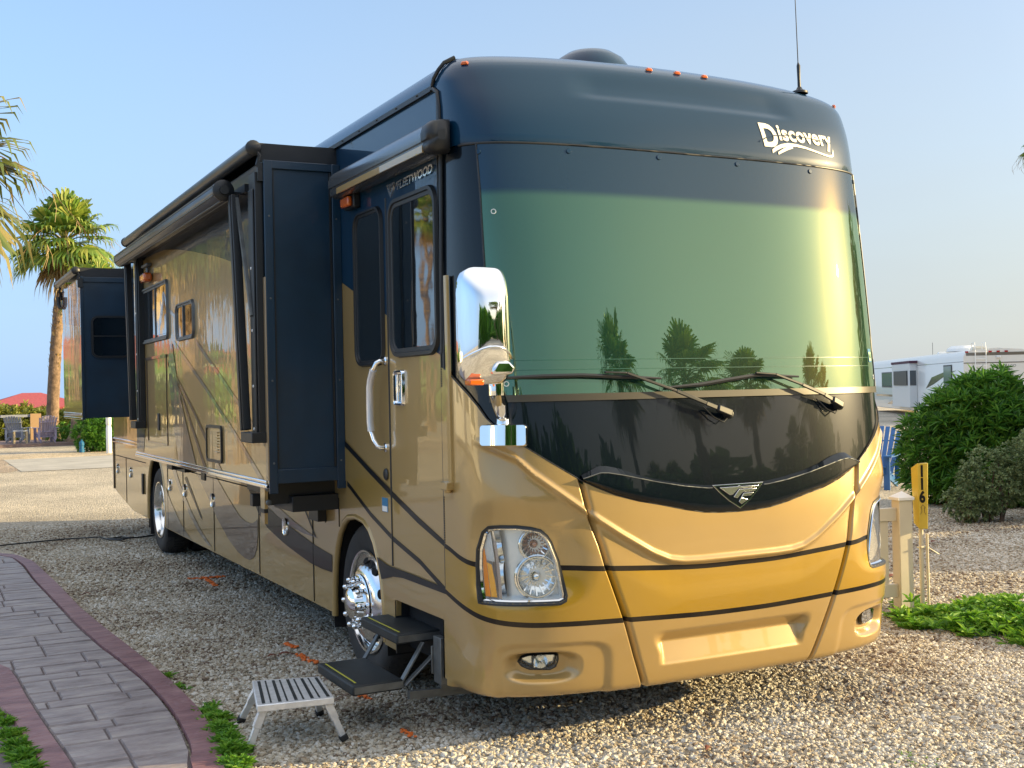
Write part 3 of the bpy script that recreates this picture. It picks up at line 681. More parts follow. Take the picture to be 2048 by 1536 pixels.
# black end area on the right of the glass comes with the panel; wipers
def wiper(bl, arm, name='wiper'):
    mb = MB(); a = [fpos(u, z, .03) for u, z in bl]; mb.tube(a, [.006] + [.011] * (len(a) - 2) + [.006], 6)
    o = mb.build(name, M['trim'], RV, smooth=50)
    mb = MB(); p = [fpos(u, z, of) for u, z, of in arm]
    for i in range(len(p) - 1): mb.bar(p[i], p[i + 1], .022 - .004 * (len(p) - i - 2), .012, nrm(arm[0][0], arm[0][1]))
    mb.lathe([(.024, 0), (.024, .03), (.016, .04), (.0001, .04)], fpos(arm[-1][0], arm[-1][1], 0), nrm(arm[-1][0], arm[-1][1]), 14)
    mb.build('wiper_arm', M['trim'], o, bevel=.003)
    mb = MB(); q = p[-1]; mb.bar(p[-2] + (p[-1] - p[-2]) * .45, p[-1], .036, .028, nrm(arm[-1][0], arm[-1][1])); mb.build('arm_head', M['trim'], o, bevel=.006)
    mb = MB(); c0 = fpos(arm[-1][0], arm[-1][1] - .01, .02)
    mb.tube([c0, c0 + Vector((-.05, -.02, -.03)), c0 + Vector((-.10, -.01, -.005)), c0 + Vector((-.16, 0, .05))], .0035, 6); mb.build('washer_hose', M['trim'], o, smooth=60)
wiper([(-.668, 1.823), (-.56, 1.826), (-.456, 1.827), (-.33, 1.815), (-.218, 1.804)], [(-.394, 1.837, .045), (-.33, 1.831, .05), (-.18, 1.737, .055), (-.087, 1.672, .055), (.0, 1.618, .04)])
wiper([(-.194, 1.759), (-.09, 1.770), (.0, 1.79), (.11, 1.813), (.263, 1.801)], [(.10, 1.822, .045), (.169, 1.812, .05), (.26, 1.755, .055), (.34, 1.700, .055), (.415, 1.642, .04)])

# grille bar and emblem
def top_in(q): return lerp([0, .10, .17, .252, .31, .36, .395, .418, .462], [1.250, 1.254, 1.270, 1.298, 1.322, 1.343, 1.355, 1.357, 1.334], q)
def top_out(q): return lerp([0, .10, .17, .252, .31, .36, .395, .418, .468], [1.264, 1.272, 1.288, 1.316, 1.345, 1.378, 1.392, 1.392, 1.350], q)
mb = MB(); us = fr(-.464, .464, 150); rows = []
def bot(q): return lerp(Vq, Vz, q) + .004
for w in fr(0, 1, 10): rows.append([fpos(u, bot(abs(u)) + (top_in(abs(u)) - bot(abs(u))) * w, .012 + .022 * math.sin(min(w * 4, 1) * math.pi / 2)) for u in us])
rows.append([fpos(u, top_out(abs(u)), .006) for u in us])
mb.grid(rows); GR = mb.build('grille_bar', M['black'], RV, smooth=25)
mb = MB(); mb.tube([fpos(u, top_in(abs(u)) + .002, .034) for u in us if abs(u) > .085 and u < 0], .003, 6); mb.tube([fpos(u, top_in(abs(u)) + .002, .034) for u in us if u > .085], .003, 6)
mb.build('grille_line', M['steel'], GR, smooth=60)
def emb(pts, off, mat, name, par, th=.006):
    mb = MB(); n = len(pts); top = [fpos(u, z, off + th) for u, z in pts]; bt = [fpos(u, z, off) for u, z in pts]
    mb.add(top + bt, [tuple(range(n))] + [(i, i + n, (i + 1) % n + n, (i + 1) % n) for i in range(n)]); return mb.build(name, mat, par, fixn=True, bevel=.0015)
sh = [(-.086, 1.268), (.084, 1.268), (.062, 1.228), (.035, 1.185), (0, 1.146), (-.035, 1.185), (-.064, 1.228)]
EM = emb(sh, .030, M['chrome'], 'emblem', GR)
emb([(u * .90, 1.266 - (1.268 - z) * .90 - .004) for u, z in sh], .036, M['black'], 'emblem_field', EM, .002)
ch2 = M['polish']
emb([(-.066, 1.254), (-.006, 1.254), (0, 1.261), (.006, 1.254), (.066, 1.254), (.062, 1.246), (-.004, 1.244), (-.024, 1.216), (-.034, 1.214)], .038, ch2, 'emblem_wing', EM, .005)
emb([(-.002, 1.240), (.058, 1.240), (.051, 1.226), (.010, 1.226), (-.010, 1.196), (-.022, 1.204)], .038, ch2, 'emblem_bar', EM, .005)
emb([(.012, 1.220), (.047, 1.220), (.036, 1.205), (.012, 1.205), (.006, 1.196), (.026, 1.188), (.002, 1.166), (-.006, 1.180)], .038, ch2, 'emblem_foot', EM, .005)

# head lamps and fog lamps
def head_lamp(sd_):
    H = dense(HL, .02)
    mb = MB(); o1 = offset_outline(H, .013); i1 = offset_outline(H, -.006)
    rows = [[fpos(sd_ * u, z, of, rl) for u, z in pl] for pl, of, rl in ((offset_outline(H, .011), .006, True), (offset_outline(H, .010), .0155, True), (offset_outline(H, .002), .0165, True), (i1, -.014, False), (i1, -.05, False))]
    mb.grid(rows, closed=True, flip=sd_ > 0); hl = mb.build('headlight', M['trim'], RV, smooth=50)
    mb = MB(); rows = [[fpos(sd_ * u, z, of) for u, z in pl] for pl, of in ((offset_outline(H, -.002), -.020), (offset_outline(H, -.006), -.010), (offset_outline(H, -.012), -.020))]
    mb.grid(rows, closed=True, flip=sd_ > 0); mb.build('chrome_rim', M['chrome'], hl, smooth=50)
    # housing
    mb = MB(); bk = offset_outline(H, -.012)
    mb.grid([[fpos(sd_ * u, z, -.025) for u, z in bk], [fpos(sd_ * u, z, -.085) for u, z in offset_outline(bk, -.008)]], closed=True, flip=sd_ > 0)
    front_poly(mb, offset_outline(bk, -.007), -.085, side=sd_)
    mb.build('lamp_housing', pm('lamp_grey', (.80, .82, .83), .3, .35), hl, smooth=50)
    ax = (nrm(sd_ * .61, .95) + Vector((0, -1, 0)) * 1.1).normalized()
    for (u, z, r_, nm) in ((.590, .872, .098, 'low_beam'), (.594, 1.030, .072, 'high_beam')):
        c = fpos(sd_ * u, z, -.10)
        mb = MB(); mb.lathe([(.012, -.0), (.25 * r_, .003), (.5 * r_, .012), (.75 * r_, .028), (.93 * r_, .048), (.95 * r_, .056), (1.0 * r_, .056), (1.03 * r_, .048), (1.03 * r_, .0)], c, ax, 40)
        for k in range(16):   # fluted reflector facets
            a = 2 * math.pi * k / 16; uu = ax.orthogonal().normalized(); ww = ax.cross(uu); dr = math.cos(a) * uu + math.sin(a) * ww
            mb.bar(c + dr * .35 * r_ + ax * .010, c + dr * .92 * r_ + ax * .047, .006, .006, ax)
        o = mb.build(nm, M['silver'], hl, smooth=40)
        mb = MB(); mb.sphere(c + ax * .035, .2 * r_, 14); mb.lathe([(.28 * r_, .0), (.28 * r_, .02), (.22 * r_, .032)], c, ax, 20); mb.build('bulb_shield', M['chrome'] if nm == 'low_beam' else pm('warm_bulb', (.5, .3, .22), .2, .5), hl, smooth=60)
        mb = MB(); mb.lathe([(1.04 * r_, .052), (1.10 * r_, .050), (1.12 * r_, .04)], c, ax, 40); mb.build('bezel_ring', M['chrome'], hl, smooth=60)
    am = [(.740, .775), (.746, .85), (.749, .93), (.748, .985), (.743, 1.010), (.736, .965), (.728, .86), (.720, .775)]
    mb = MB(); front_poly(mb, dense(am, .03), -.024, side=sd_); mb.build('turn_signal', M['amber'], hl, smooth=50)
    mb = MB(); front_poly(mb, dense([(.719, .775), (.727, .86), (.734, .940), (.716, .930), (.706, .86), (.698, .775)], .03), -.025, side=sd_); mb.build('side_marker', pm('amber_fluted', (.90, .42, .04), .35, 0, .5, bump=(160, .002, 1)), hl, smooth=50)
    mb = MB(); front_poly(mb, dense([(.745, 1.015), (.730, 1.075), (.718, 1.088), (.712, 1.03), (.704, .945), (.735, .950)], .03), -.025, side=sd_); mb.build('side_reflector', pm('fluted_silver', (.6, .62, .63), .3, .7, bump=(180, .003, 1)), hl, smooth=50)
    mb = MB()
    cb = [(.712, 1.092), (.702, 1.03), (.694, .93), (.689, .84), (.687, .765)]
    rows = [[fpos(sd_ * (u + w_), z, of) for u, z in cb] for w_, of in ((.010, -.06), (.007, -.030), (-.004, -.028), (-.010, -.06))]
    mb.grid(rows, flip=sd_ < 0); mb.build('chrome_blade', M['chrome'], hl, smooth=60)
    mb = MB(); front_poly(mb, offset_outline(H, -.010), -.020, side=sd_); mb.build('lens', M['lens'], hl, smooth=60)
    # fog lamp
    F = dense(FG, .012); mb = MB()
    rows = [[fpos(sd_ * u, z, of, rl) for u, z in pl] for pl, of, rl in ((offset_outline(F, .009), .006, True), (offset_outline(F, .008), .0145, True), (offset_outline(F, .001), .0150, True), (offset_outline(F, -.004), -.034, False), (offset_outline(F, -.006), -.06, False))]
    mb.grid(rows, closed=True, flip=sd_ > 0); fg = mb.build('fog_light', M['trim'], RV, smooth=50)
    mb = MB(); front_poly(mb, offset_outline(F, -.005), -.075, side=sd_)
    c = fpos(sd_ * .578, .458, -.075); mb.lathe([(.008, 0), (.022, .010), (.034, .03)], c, nrm(sd_ * .578, .458), 20)
    mb.obox(fpos(sd_ * .598, .458, -.06), Vector((.004, 0, 0)), Vector((0, .012, 0)), Vector((0, 0, .03)))
    mb.build('fog_reflector', M['silver'], fg, smooth=50)
    mb = MB(); front_poly(mb, offset_outline(F, -.003), -.034, side=sd_); mb.build('fog_lens', M['lens'], fg, smooth=60)
head_lamp(-1); head_lamp(1)

# clearance lights on the cap, antenna
for u in (-.806, -.12, 0, .12, .806):
    zc = 3.395 if abs(u) > .5 else 3.402
    c = fpos(u, zc, .006); n = nrm(u, zc); mb = MB(); t_ = n.cross(Vector((0, 0, 1))).normalized(); w_ = n.cross(t_)
    mb.obox(c, t_ * .019, w_ * .009, n * .005); mb.obox(c + n * .005, t_ * .014, w_ * .007, n * .005)
    mb.build('clearance_light', M['orange'], RV, bevel=.003)
c = fpos(.69, 3.445, 0); mb = MB(); mb.lathe([(.05, -.004), (.048, .008), (.02, .02), (.012, .035), (.0001, .036)], c, (0, 0, 1), 20)
an = mb.build('antenna', M['trim'], RV, smooth=50)
mb = MB(); b_ = c + Vector((0, 0, .03)); mb.tube([b_, b_ + Vector((-.002, 0, .05)), b_ + Vector((-.003, 0, .13)), b_ + Vector((-.006, 0, .15)), b_ + Vector((-.03, 0, .95))], [.010, .009, .011, .003, .0018], 8); mb.build('antenna_whip', M['trim'], an, smooth=60)

# lettering helper: default font text mapped by a function
def text_part(txt, size, fmap, mat, name, parent, shear=0., bold=0., space=1., sub=0):
    cu = bpy.data.curves.new('t', 'FONT'); cu.body = txt; cu.size = size; cu.shear = shear; cu.offset = bold; cu.space_character = space; cu.resolution_u = 4
    ob = bpy.data.objects.new('t', cu); COL.objects.link(ob); bpy.context.view_layer.update()
    me = bpy.data.meshes.new_from_object(ob.evaluated_get(bpy.context.evaluated_depsgraph_get())); COL.objects.unlink(ob); bpy.data.objects.remove(ob)
    bm = bmesh.new(); bm.from_mesh(me); bmesh.ops.triangulate(bm, faces=bm.faces)
    if sub: bmesh.ops.subdivide_edges(bm, edges=bm.edges, cuts=sub)
    mb = MB(); bm.verts.ensure_lookup_table(); xs = [v.co.x for v in bm.verts]; w = max(xs)
    mb.add([fmap(v.co.x, v.co.y, w) for v in bm.verts], [tuple(v.index for v in f.verts) for f in bm.faces]); bm.free()
    return mb.build(name, mat, parent)
# model lettering on the cap
def capmap(U0, z0, k=1.):
    return lambda x, y, w: fpos(U0 + x * k / 1.9, z0 + y, .010)
lg = MB()
lg = text_part('D', .175, lambda x, y, w: fpos(.264 + (x * 1.05 - .0 + (.12 - y) * .12) / 1.9, 3.066 + y, .0085), M['letter'], 'cap_lettering', RV, 0, .006, 1, 1)
text_part('iscovery', .122, lambda x, y, w: fpos(.342 + (.262 * x / w) + (.09 - y) * .04, 3.100 + y + .008, .0085), M['letter'], 'lettering_word', lg, 0, .0035, 1.04, 1)
mb = MB()
def ribbon(mb, pts, off):
    rows = [[fpos(u, z + h, off), fpos(u, z - h, off)] for u, z, h in pts]; mb.grid(rows)
sw = [(.303, 3.040, .001)] 
ribbon(mb, [(.306, 3.036, .010), (.325, 3.055, .011), (.350, 3.072, .0105), (.38, 3.083, .010), (.42, 3.085, .008), (.46, 3.078, .006), (.51, 3.064, .005), (.55, 3.053, .005), (.575, 3.049, .005), (.592, 3.053, .007), (.601, 3.068, .014), (.604, 3.090, .006)], .0085)
ribbon(mb, [(.330, 3.028, .007), (.352, 3.046, .009), (.375, 3.062, .009), (.40, 3.072, .006)], .0090)
mb.build('lettering_swoosh', M['letter'], lg)
mb = MB()
ribbon(mb, [(.258, 3.085, .003), (.285, 3.108, .003), (.32, 3.126, .0024), (.38, 3.136, .0016), (.45, 3.138, .0016), (.52, 3.134, .0016), (.60, 3.126, .0016)], .0115)
mb.build('lettering_cut', M['navy'], lg)

# ------------------------------------------------------------------ motorhome: sides, roof, underbody
YE = 10.9
def side_prism(mb, pts, x0, x1, mi=0):
    """(y, z) outline between two x planes"""
    mb.prism([(x0, y, z) for y, z in pts], (x1 - x0, 0, 0), mi)
def decal(name, polys, mat, x=-.003, parent=None):
    mb = MB()
    for pl in polys:
        a = sum(pl[i][0] * pl[(i + 1) % len(pl)][1] - pl[(i + 1) % len(pl)][0] * pl[i][1] for i in range(len(pl)))
        pl = pl if a < 0 else pl[::-1]      # normal towards -x
        mb.add([(x, y, z) for y, z in pl], [tuple(range(len(pl)))])
    return mb.build(name, mat, parent or RV, fixn=False)
def arch(y0, y1, zb, zt, n=14):
    c = (y0 + y1) / 2; a = (y1 - y0) / 2; out = []
    for k in range(n + 1):
        t = math.pi - math.pi * k / n; cs, sn = math.cos(t), math.sin(t)
        out.append((c + a * math.copysign(abs(cs) ** .8, cs), zb + (zt - zb) * max(sn, 0) ** .85))
    return out
FA = arch(.775, 1.70, .33, 1.01); RA = arch(7.33, 8.40, .36, 1.10)
low = [(-YB, .302), (-.072, .302), (-.072, .602), (.578, .602), (.60, .315), (.775, .318)] + FA[1:] + [(1.70, .352), (7.33, .352)] + RA[1:] + [(8.40, .36), (9.37, .36), (10.3, .46), (YE, .54), (YE, 2.20), (6.2, 2.20), (1.422, 2.20), (.587, 2.185), (-YB, 1.945)]
# split in a lower (tan) wall and an upper (navy) wall along the slanted colour line
LN = lambda y: 2.461 - .331 * (1.422 - y)
low = low[:-4] + [(1.46, 2.20), (1.46, LN(1.46)), (-YB, LN(-YB))]
mb = MB(); side_prism(mb, low, 0, .03); mb.build('side_wall', M['tan'], RV, fixn=True)
upw = [(-YB, LN(-YB) + .002), (1.458, LN(1.458) + .002), (1.462, 2.202), (YE, 2.202), (YE, 3.31), (-YB, 3.31)]
mb = MB(); side_prism(mb, upw, 0, .03); mb.build('upper_wall', M['navy'], RV, fixn=True)
mb = MB(); side_prism(mb, [(-YB, .302), (.7, .302), (.7, 1.0), (1.75, 1.0), (1.75, .302), (7.33, .352), (7.33, 1.1), (8.4, 1.1), (8.4, .36), (9.37, .36), (YE, .54), (YE, 3.31), (-YB, 3.31)], 2.56, 2.59); mb.build('far_side_wall', M['tan'], RV, fixn=True)
mb = MB(); mb.box(.03, 2.56, YE - .04, YE, .54, 3.31); mb.build('rear_wall', M['tan'], RV)
mb = MB(); prof = [(HW + (HW - .13 + .13 * math.sin(t)) * s_, 3.31 + .15 * math.cos(t)) for s_, ts in ((-1, fr(math.pi / 2, 0, 10)), (1, fr(0, math.pi / 2, 10))) for t in ts]
prof = prof[:11] + [(HW - (HW - .13) + 2 * (HW - .13) * k / 20, 3.46) for k in range(1, 20)] + prof[11:]
prof = [(x, zroof(x)) for x, z in prof]
mb.grid([[(x, y, z) for x, z in prof] for y in fr(-YB, YE, 24)], flip=True)
mb.build('roof', M['navy'], RV, smooth=50)
# gutter rail with screws
mb = MB(); mb.box(-.012, .004, -.085, YE, 3.300, 3.330); mb.box(-.018, -.010, -.085, YE, 3.300, 3.308)
for k in range(26): mb.sphere((-.013, .1 + k * .30, 3.319), .006, 8)
mb.build('gutter_rail', M['trim'], RV)
mb = MB(); mb.tube([(-.004, -.085, 3.33), (-.006, -.11, 3.36), (0.01, -.135, 3.40), (.035, -.150, 3.435), (.09, -.16, 3.465)], .011, 8); mb.tube([(-.006, -.10, 3.31), (-.008, -.155, 3.28), (-.008, -.175, 3.20), (-.008, -.185, 2.95), (-.008, -.165, 2.4), (-.006, -.15, 1.96)], .012, 8); mb.build('cap_seal', M['trim'], RV, smooth=50)
# black post of the cap beside the door, tan strip with awning bracket
mb = MB(); mb.box(-.010, .01, -.175, -.135, .735, 3.24); mb.build('door_post', M['trim'], RV, bevel=.003)
mb = MB()
rows = [[surf(-(1 - (d + 0.) / 1.95), z) + Vector((-o_, 0, 0)) for d, o_ in ((.235, .012), (.24, .026), (.275, .026), (.28, .012))] for z in fr(1.31, 2.345, 20)]
mb.grid(rows); mb.tube([surf(-(1 - .245 / 1.95), 1.26) + Vector((-.03, 0, 0)), surf(-(1 - .245 / 1.95), 1.31) + Vector((-.03, 0, 0))], .02, 8)
mb.box(-.05, .0, -.265, -.185, 1.275, 1.315)
mb.build('vertical_moulding', M['tan'], RV, smooth=40, bevel=.004)
# underbody and wheel wells
mb = MB(); mb.box(.30, 2.3, .45, 10.6, .42, .60); mb.box(.15, .32, 1.72, 7.3, .38, 1.15); mb.box(2.3, 2.45, 1.72, 7.3, .38, 1.15)
mb.box(.08, .10, -.3, .75, .33, .7); mb.build('underbody', M['dark'], RV)
for (y0, y1, zt) in ((.76, 1.715, 1.03), (7.31, 8.42, 1.12)):
    mb = MB(); A = arch(y0, y1, .25, zt); mb.grid([[(x, y, z) for y, z in A] for x in (.012, .52)]); mb.add([(.52, y, z) for y, z in A], [tuple(range(len(A)))]); mb.build('wheel_well', M['dark'], RV)
for A, nm in ((FA, 'arch_lip'), (RA, 'arch_lip')):
    mb = MB(); mb.tube([(.012, y, z) for y, z in A], .022, 8); mb.build(nm, M['tan'], RV, smooth=60)

# ------------------------------------------------------------------ wheels
def wheel(y, front):
    """face of the wheel towards -x"""
    o = (.05, y, .495); ax = (-1, 0, 0)
    mb = MB(); T = [(.30, -.25), (.40, -.265), (.465, -.25), (.487, -.20), (.49, -.135), (.487, -.07), (.468, -.02), (.44, .004), (.40, .010), (.345, .004), (.315, -.01), (.305, -.03)]
    mb.lathe(T, o, ax, 64)
    for k in range(60):
        a = 2 * math.pi * k / 60
        for r0, h0, r1, h1 in ((.489, -.19, .489, -.08), (.478, -.045, .46, -.012)):
            d = Vector((0, math.cos(a), math.sin(a))); oo = Vector(o)
            mb.bar(oo + d * r0 + Vector((-h0, 0, 0)), oo + d * r1 + Vector((-h1, 0, 0)), .012, .008, d)
    ty = mb.build('wheel', M['rubber'], RV, smooth=35)
    mb = MB()
    if front: P = [(.305, -.12), (.308, -.03), (.316, .002), (.312, .010), (.300, .008), (.292, -.008), (.286, -.03), (.270, -.028), (.235, .012), (.21, .030), (.175, .040), (.155, .042)]
    else: P = [(.305, -.10), (.308, -.03), (.316, .002), (.312, .010), (.300, .008), (.292, -.008), (.284, -.05), (.275, -.10), (.25, -.13), (.20, -.14), (.12, -.12), (.09, -.03), (.05, -.02), (.0001, -.02)]
    mb.lathe(P, o, ax, 64); rim = mb.build('rim', M['polish'], ty, smooth=35)
    if front:
        for k in range(10):
            mb = MB(); a = 2 * math.pi * (k + .5) / 10; d = Vector((0, math.cos(a), math.sin(a))); t_ = Vector((0, -math.sin(a), math.cos(a)))
            c = Vector(o) + d * .247 + Vector((-.002, 0, 0)); n_ = (Vector((-1, 0, 0)) * .9 + d * .62).normalized(); w_ = n_.cross(t_)
            pts = [c + t_ * (.030 * math.cos(q)) + w_ * (.021 * math.sin(q)) + n_ * .006 for q in fr(0, 2 * math.pi, 20)[:-1]]
            mb.add(pts, [tuple(range(20))])
            mb.build('hand_hole', M['dark'], ty, fixn=True)
        mb = MB(); mb.lathe([(.172, .034), (.170, .050), (.160, .056), (.118, .057), (.106, .062), (.100, .09), (.090, .112), (.065, .126), (.035, .133), (.0001, .135)], o, ax, 48); mb.build('hub_cap', M['chrome'], ty, smooth=35)
        for k in range(10):
            a = 2 * math.pi * k / 10; c = Vector(o) + Vector((-.050, math.cos(a) * .141, math.sin(a) * .141))
            mb = MB(); mb.lathe([(.021, 0), (.021, .010), (.016, .014), (.0145, .032), (.018, .046), (.0165, .058), (.010, .065), (.0001, .068)], c, ax, 14)
            mb.build('lug_nut', M['chrome'], ty, smooth=40)
    else:
        for k in range(10):
            mb = MB(); a = 2 * math.pi * k / 10; mb.lathe([(.016, 0), (.015, .03), (.010, .036), (.0001, .036)], Vector(o) + Vector((.12, math.cos(a) * .15, math.sin(a) * .15)), ax, 8)
            mb.build('lug_nut', M['chrome'], ty, smooth=40)
wheel(1.19, True); wheel(7.93, False)
for y in (1.19, 7.93):
    mb = MB(); mb.lathe([(.30, 0), (.46, 0), (.49, .05), (.49, .2), (.46, .26), (.30, .26)], (2.27, y, .495), (1, 0, 0), 40); mb.build('wheel', M['rubber'], RV, smooth=35)
mb = MB(); mb.box(.36, .62, 7.47, 8.39, .01, .45); 
mb = MB(); mb.lathe([(.30, 0), (.46, 0), (.49, .05), (.49, .2), (.46, .26), (.30, .26)], (.36, 7.93, .495), (1, 0, 0), 40); mb.build('wheel', M['rubber'], RV, smooth=35)
# mud flap with red reflector behind the rear wheel arch
mb = MB(); mb.box(.02, .5, 8.36, 8.38, .18, .9); mb.build('mud_flap', M['trim'], RV)

# ------------------------------------------------------------------ livery on the side
decal('stripe', [[(1.434, 1.485), (.952, 1.324), (.629, 1.222), (.222, 1.10), (-YB, 1.004), (-YB, .974), (.222, 1.064), (.629, 1.186), (.952, 1.288), (1.434, 1.449)]], M['vinyl_black'], -.0062)
decal('stripe', [[(1.36, 1.222), (1.298, 1.200), (.951, 1.065), (.588, .957), (.203, .876), (-.02, .805), (-YB, .768), (-YB, .742), (-.02, .775), (.203, .846), (.588, .927), (.951, 1.035), (1.298, 1.170), (1.36, 1.19)]], M['vinyl_black'], -.0062)
decal('gold_band', [[(1.434, 1.467), (.952, 1.306), (.629, 1.204), (.222, 1.082), (-YB, .989), (-YB, .755), (-.02, .79), (.203, .861), (.588, .942), (.951, 1.05), (1.298, 1.185), (1.434, 1.24)]], paint('side_gold_paint', (.36, .235, .06)), -.0050)
decal('black_trim', [[(.865, .81), (.70, .785), (.627, .782), (.315, .779), (-YB, .769), (-YB, .738), (.455, .741), (.60, .730), (.790, .690)]], M['vinyl_black'], -.0066)
decal('brown_swoosh', [[(6.35, 1.205), (5.698, 1.008), (5.30, .85), (4.924, .675), (4.512, .53), (4.178, .456), (3.95, .433), (3.80, .435), (3.66, .475), (3.57, .55), (3.535, .66), (3.53, .79), (3.60, .765), (3.68, .745), (3.784, .737), (3.93, .74), (4.099, .762), (4.483, .882), (4.954, 1.05), (5.5, 1.205)]], M['brown'], -.0035)
decal('black_swoosh', [[(3.95, 1.10), (3.7, .955), (3.502, .84), (3.248, .75), (2.95, .70), (2.729, .67), (2.4, .635), (2.148, .612), (1.9, .606), (1.70, .610), (1.70, .722), (1.9, .735), (2.138, .757), (2.5, .80), (2.842, .848), (3.282, .915), (3.5, .975), (3.75, 1.10)]], M['vinyl_black'], -.0035)
decal('grey_swoosh', [[(3.75, 1.05), (3.282, .925), (2.9, .855), (2.677, .822), (2.3, .800), (1.974, .800), (2.2, .82), (2.513, .86), (3.009, .945), (3.45, 1.06)]], M['brown'], -.0035)
decal('grey_swoosh', [[(7.2, 1.15), (6.6, .82), (6.1, .60), (5.7, .47), (5.3, .39), (5.15, .39), (5.6, .50), (6.0, .64), (6.5, .86), (6.95, 1.15)], [(7.33, .80), (7.0, .65), (6.6, .50), (6.2, .40), (6.0, .36), (7.33, .36)]], M['grey'], -.0035)
for pl_ in ([(2.62, 1.20), (2.05, .80), (2.02, .80), (2.58, 1.20)], [(4.0, 1.2), (3.5, .93), (3.46, .93), (3.95, 1.2)], [(6.3, .95), (5.6, .62), (5.5, .60), (6.2, .97)]): decal('thin_stripe', [pl_], M['vinyl_black'], -.0030)
# storage door joints and latches
mb = MB()
for y in (7.18, 6.384, 5.04, 3.494, 2.10): mb.box(-.0045, 0, y - .005, y + .005, .362, 1.02)
mb.box(-.0045, 0, 2.10, 7.18, 1.020, 1.028); mb.box(-.0045, 0, 1.54, 1.545, .92, 1.10); mb.box(-.0045, 0, 1.54, 1.82, 1.098, 1.103); mb.box(-.0045, 0, 1.82, 1.825, .92, 1.10)
mb.box(-.0045, 0, 8.5, YE - .05, .99, .998); mb.box(-.0045, 0, 9.9, 9.908, .42, .99)
mb.build('storage_seam', M['dark'], RV)
for y, z in ((9.55, .825), (10.6, .82), (7.06, .83), (6.3, .825), (5.08, .818), (2.75, .805)):
    mb = MB(); mb.add([], []); A = rrect(y - .05, y + .05, z - .065, z + .065, .04); B = rrect(y - .036, y + .036, z - .05, z + .05, .03); C_ = rrect(y - .030, y + .030, z - .044, z + .044, .026)
    mb.grid([[(-.003, *p) for p in A], [(-.016, *p) for p in [(y + (a - y) * .96, z + (b - z) * .96) for a, b in A]], [(-.014, *p) for p in B], [(-.007, *p) for p in C_]], closed=True)
    mb.add([(-.006, *p) for p in C_], [tuple(range(len(C_)))]); mb.obox((-.010, y + .006, z), (.003, 0, 0), (0, .012, 0), (0, 0, .035))
    mb.build('latch', M['chrome'], RV, fixn=True, smooth=50)
mb = MB(); mb.lathe([(.018, 0), (.018, .012), (.012, .016), (.012, .024), (.0001, .025)], (-.002, 1.76, 1.045), (-1, 0, 0), 16); mb.build('door_stay', M['steel'], RV, smooth=50)
# vents of the lower wall
mb = MB(); mb.box(-.012, 0, 5.35, 5.50, .98, 1.10); mb.build('vent', M['trim'], RV)
mb = MB(); mb.box(-.02, .0, 8.62, 8.70, .62, .86); mb.build('vent', M['trim'], RV, bevel=.006)

# ------------------------------------------------------------------ entrance door, windows, handles
DO = [(-.132, .752), (.602, .800), (.602, 2.86), (-.132, 2.90)]
mb = MB(); mb.prism([(-.0040, y, z) for y, z in [(-.132, .778), (.606, .790), (.606, 1.0), (.606, LN(.606)), (-.132, LN(-.132))]], (.003, 0, 0)); 
DR = mb.build('door', M['tan'], RV, fixn=True)
mb = MB(); mb.prism([(-.0040, y, z) for y, z in [(-.132, LN(-.132) + .001), (.606, LN(.606) + .001), (.606, 2.86), (.58, 2.90), (-.10, 2.92), (-.132, 2.88)]], (.003, 0, 0)); mb.build('door_top', M['navy'], DR, fixn=True)
mb = MB()
mb.tube([(-.004, .606, z) for z in fr(.79, 2.86, 8)], .007, 6); mb.box(-.010, 0, -.150, -.128, .76, 2.95)
for k in range(60): mb.box(-.014, -.008, -.150, -.138, 1.0 + k * .012 + (.0 if k < 20 else 1.28 if k > 45 else .55), 1.008 + k * .012 + (.0 if k < 20 else 1.28 if k > 45 else .55))
mb.build('door_seal', M['trim'], DR)
def window(y0, y1, z0, z1, x, par, r=.07, fw=.035, split=None, name='window', frame=None, th=.02, glass=None):
    frame = frame or M['trim']; A = rrect(y0, y1, z0, z1, r); m_ = lambda d: rrect(y0 + d, y1 - d, z0 + d, z1 - d, max(r - d, .012))
    mb = MB(); mb.grid([[(x, *p) for p in A], [(x - th, *p) for p in m_(.006)], [(x - th, *p) for p in m_(fw * .5)], [(x - th * .55, *p) for p in m_(fw * .6)], [(x - th * .5, *p) for p in m_(fw)], [(x - .001, *p) for p in m_(fw + .004)]], closed=True)
    if split is not None: mb.box(x - th * .8, x, split - .012, split + .012, z0 + fw * .8, z1 - fw * .8)
    f = mb.build(name, frame, par, fixn=False, smooth=35)
    mb = MB(); P = m_(fw * .9); mb.add([(x - .006, *p) for p in P[::-1]], [tuple(range(len(P)))]); g_ = mb.build('window_pane', glass or M['glass'], par if par.parent and par.parent.name != 'motorhome' else f)
    return f
W1 = window(-.145 + .02, .552, 1.955, 2.835, -.004, RV, .11, .05, name='door_window')
mb = MB(); mb.box(-.018, -.009, .20, .208, 2.02, 2.78); mb.build('window_bar', M['trim'], W1)
W2 = window(.665, 1.14, 1.92, 2.84, -.001, RV, .10, .035, name='side_window')
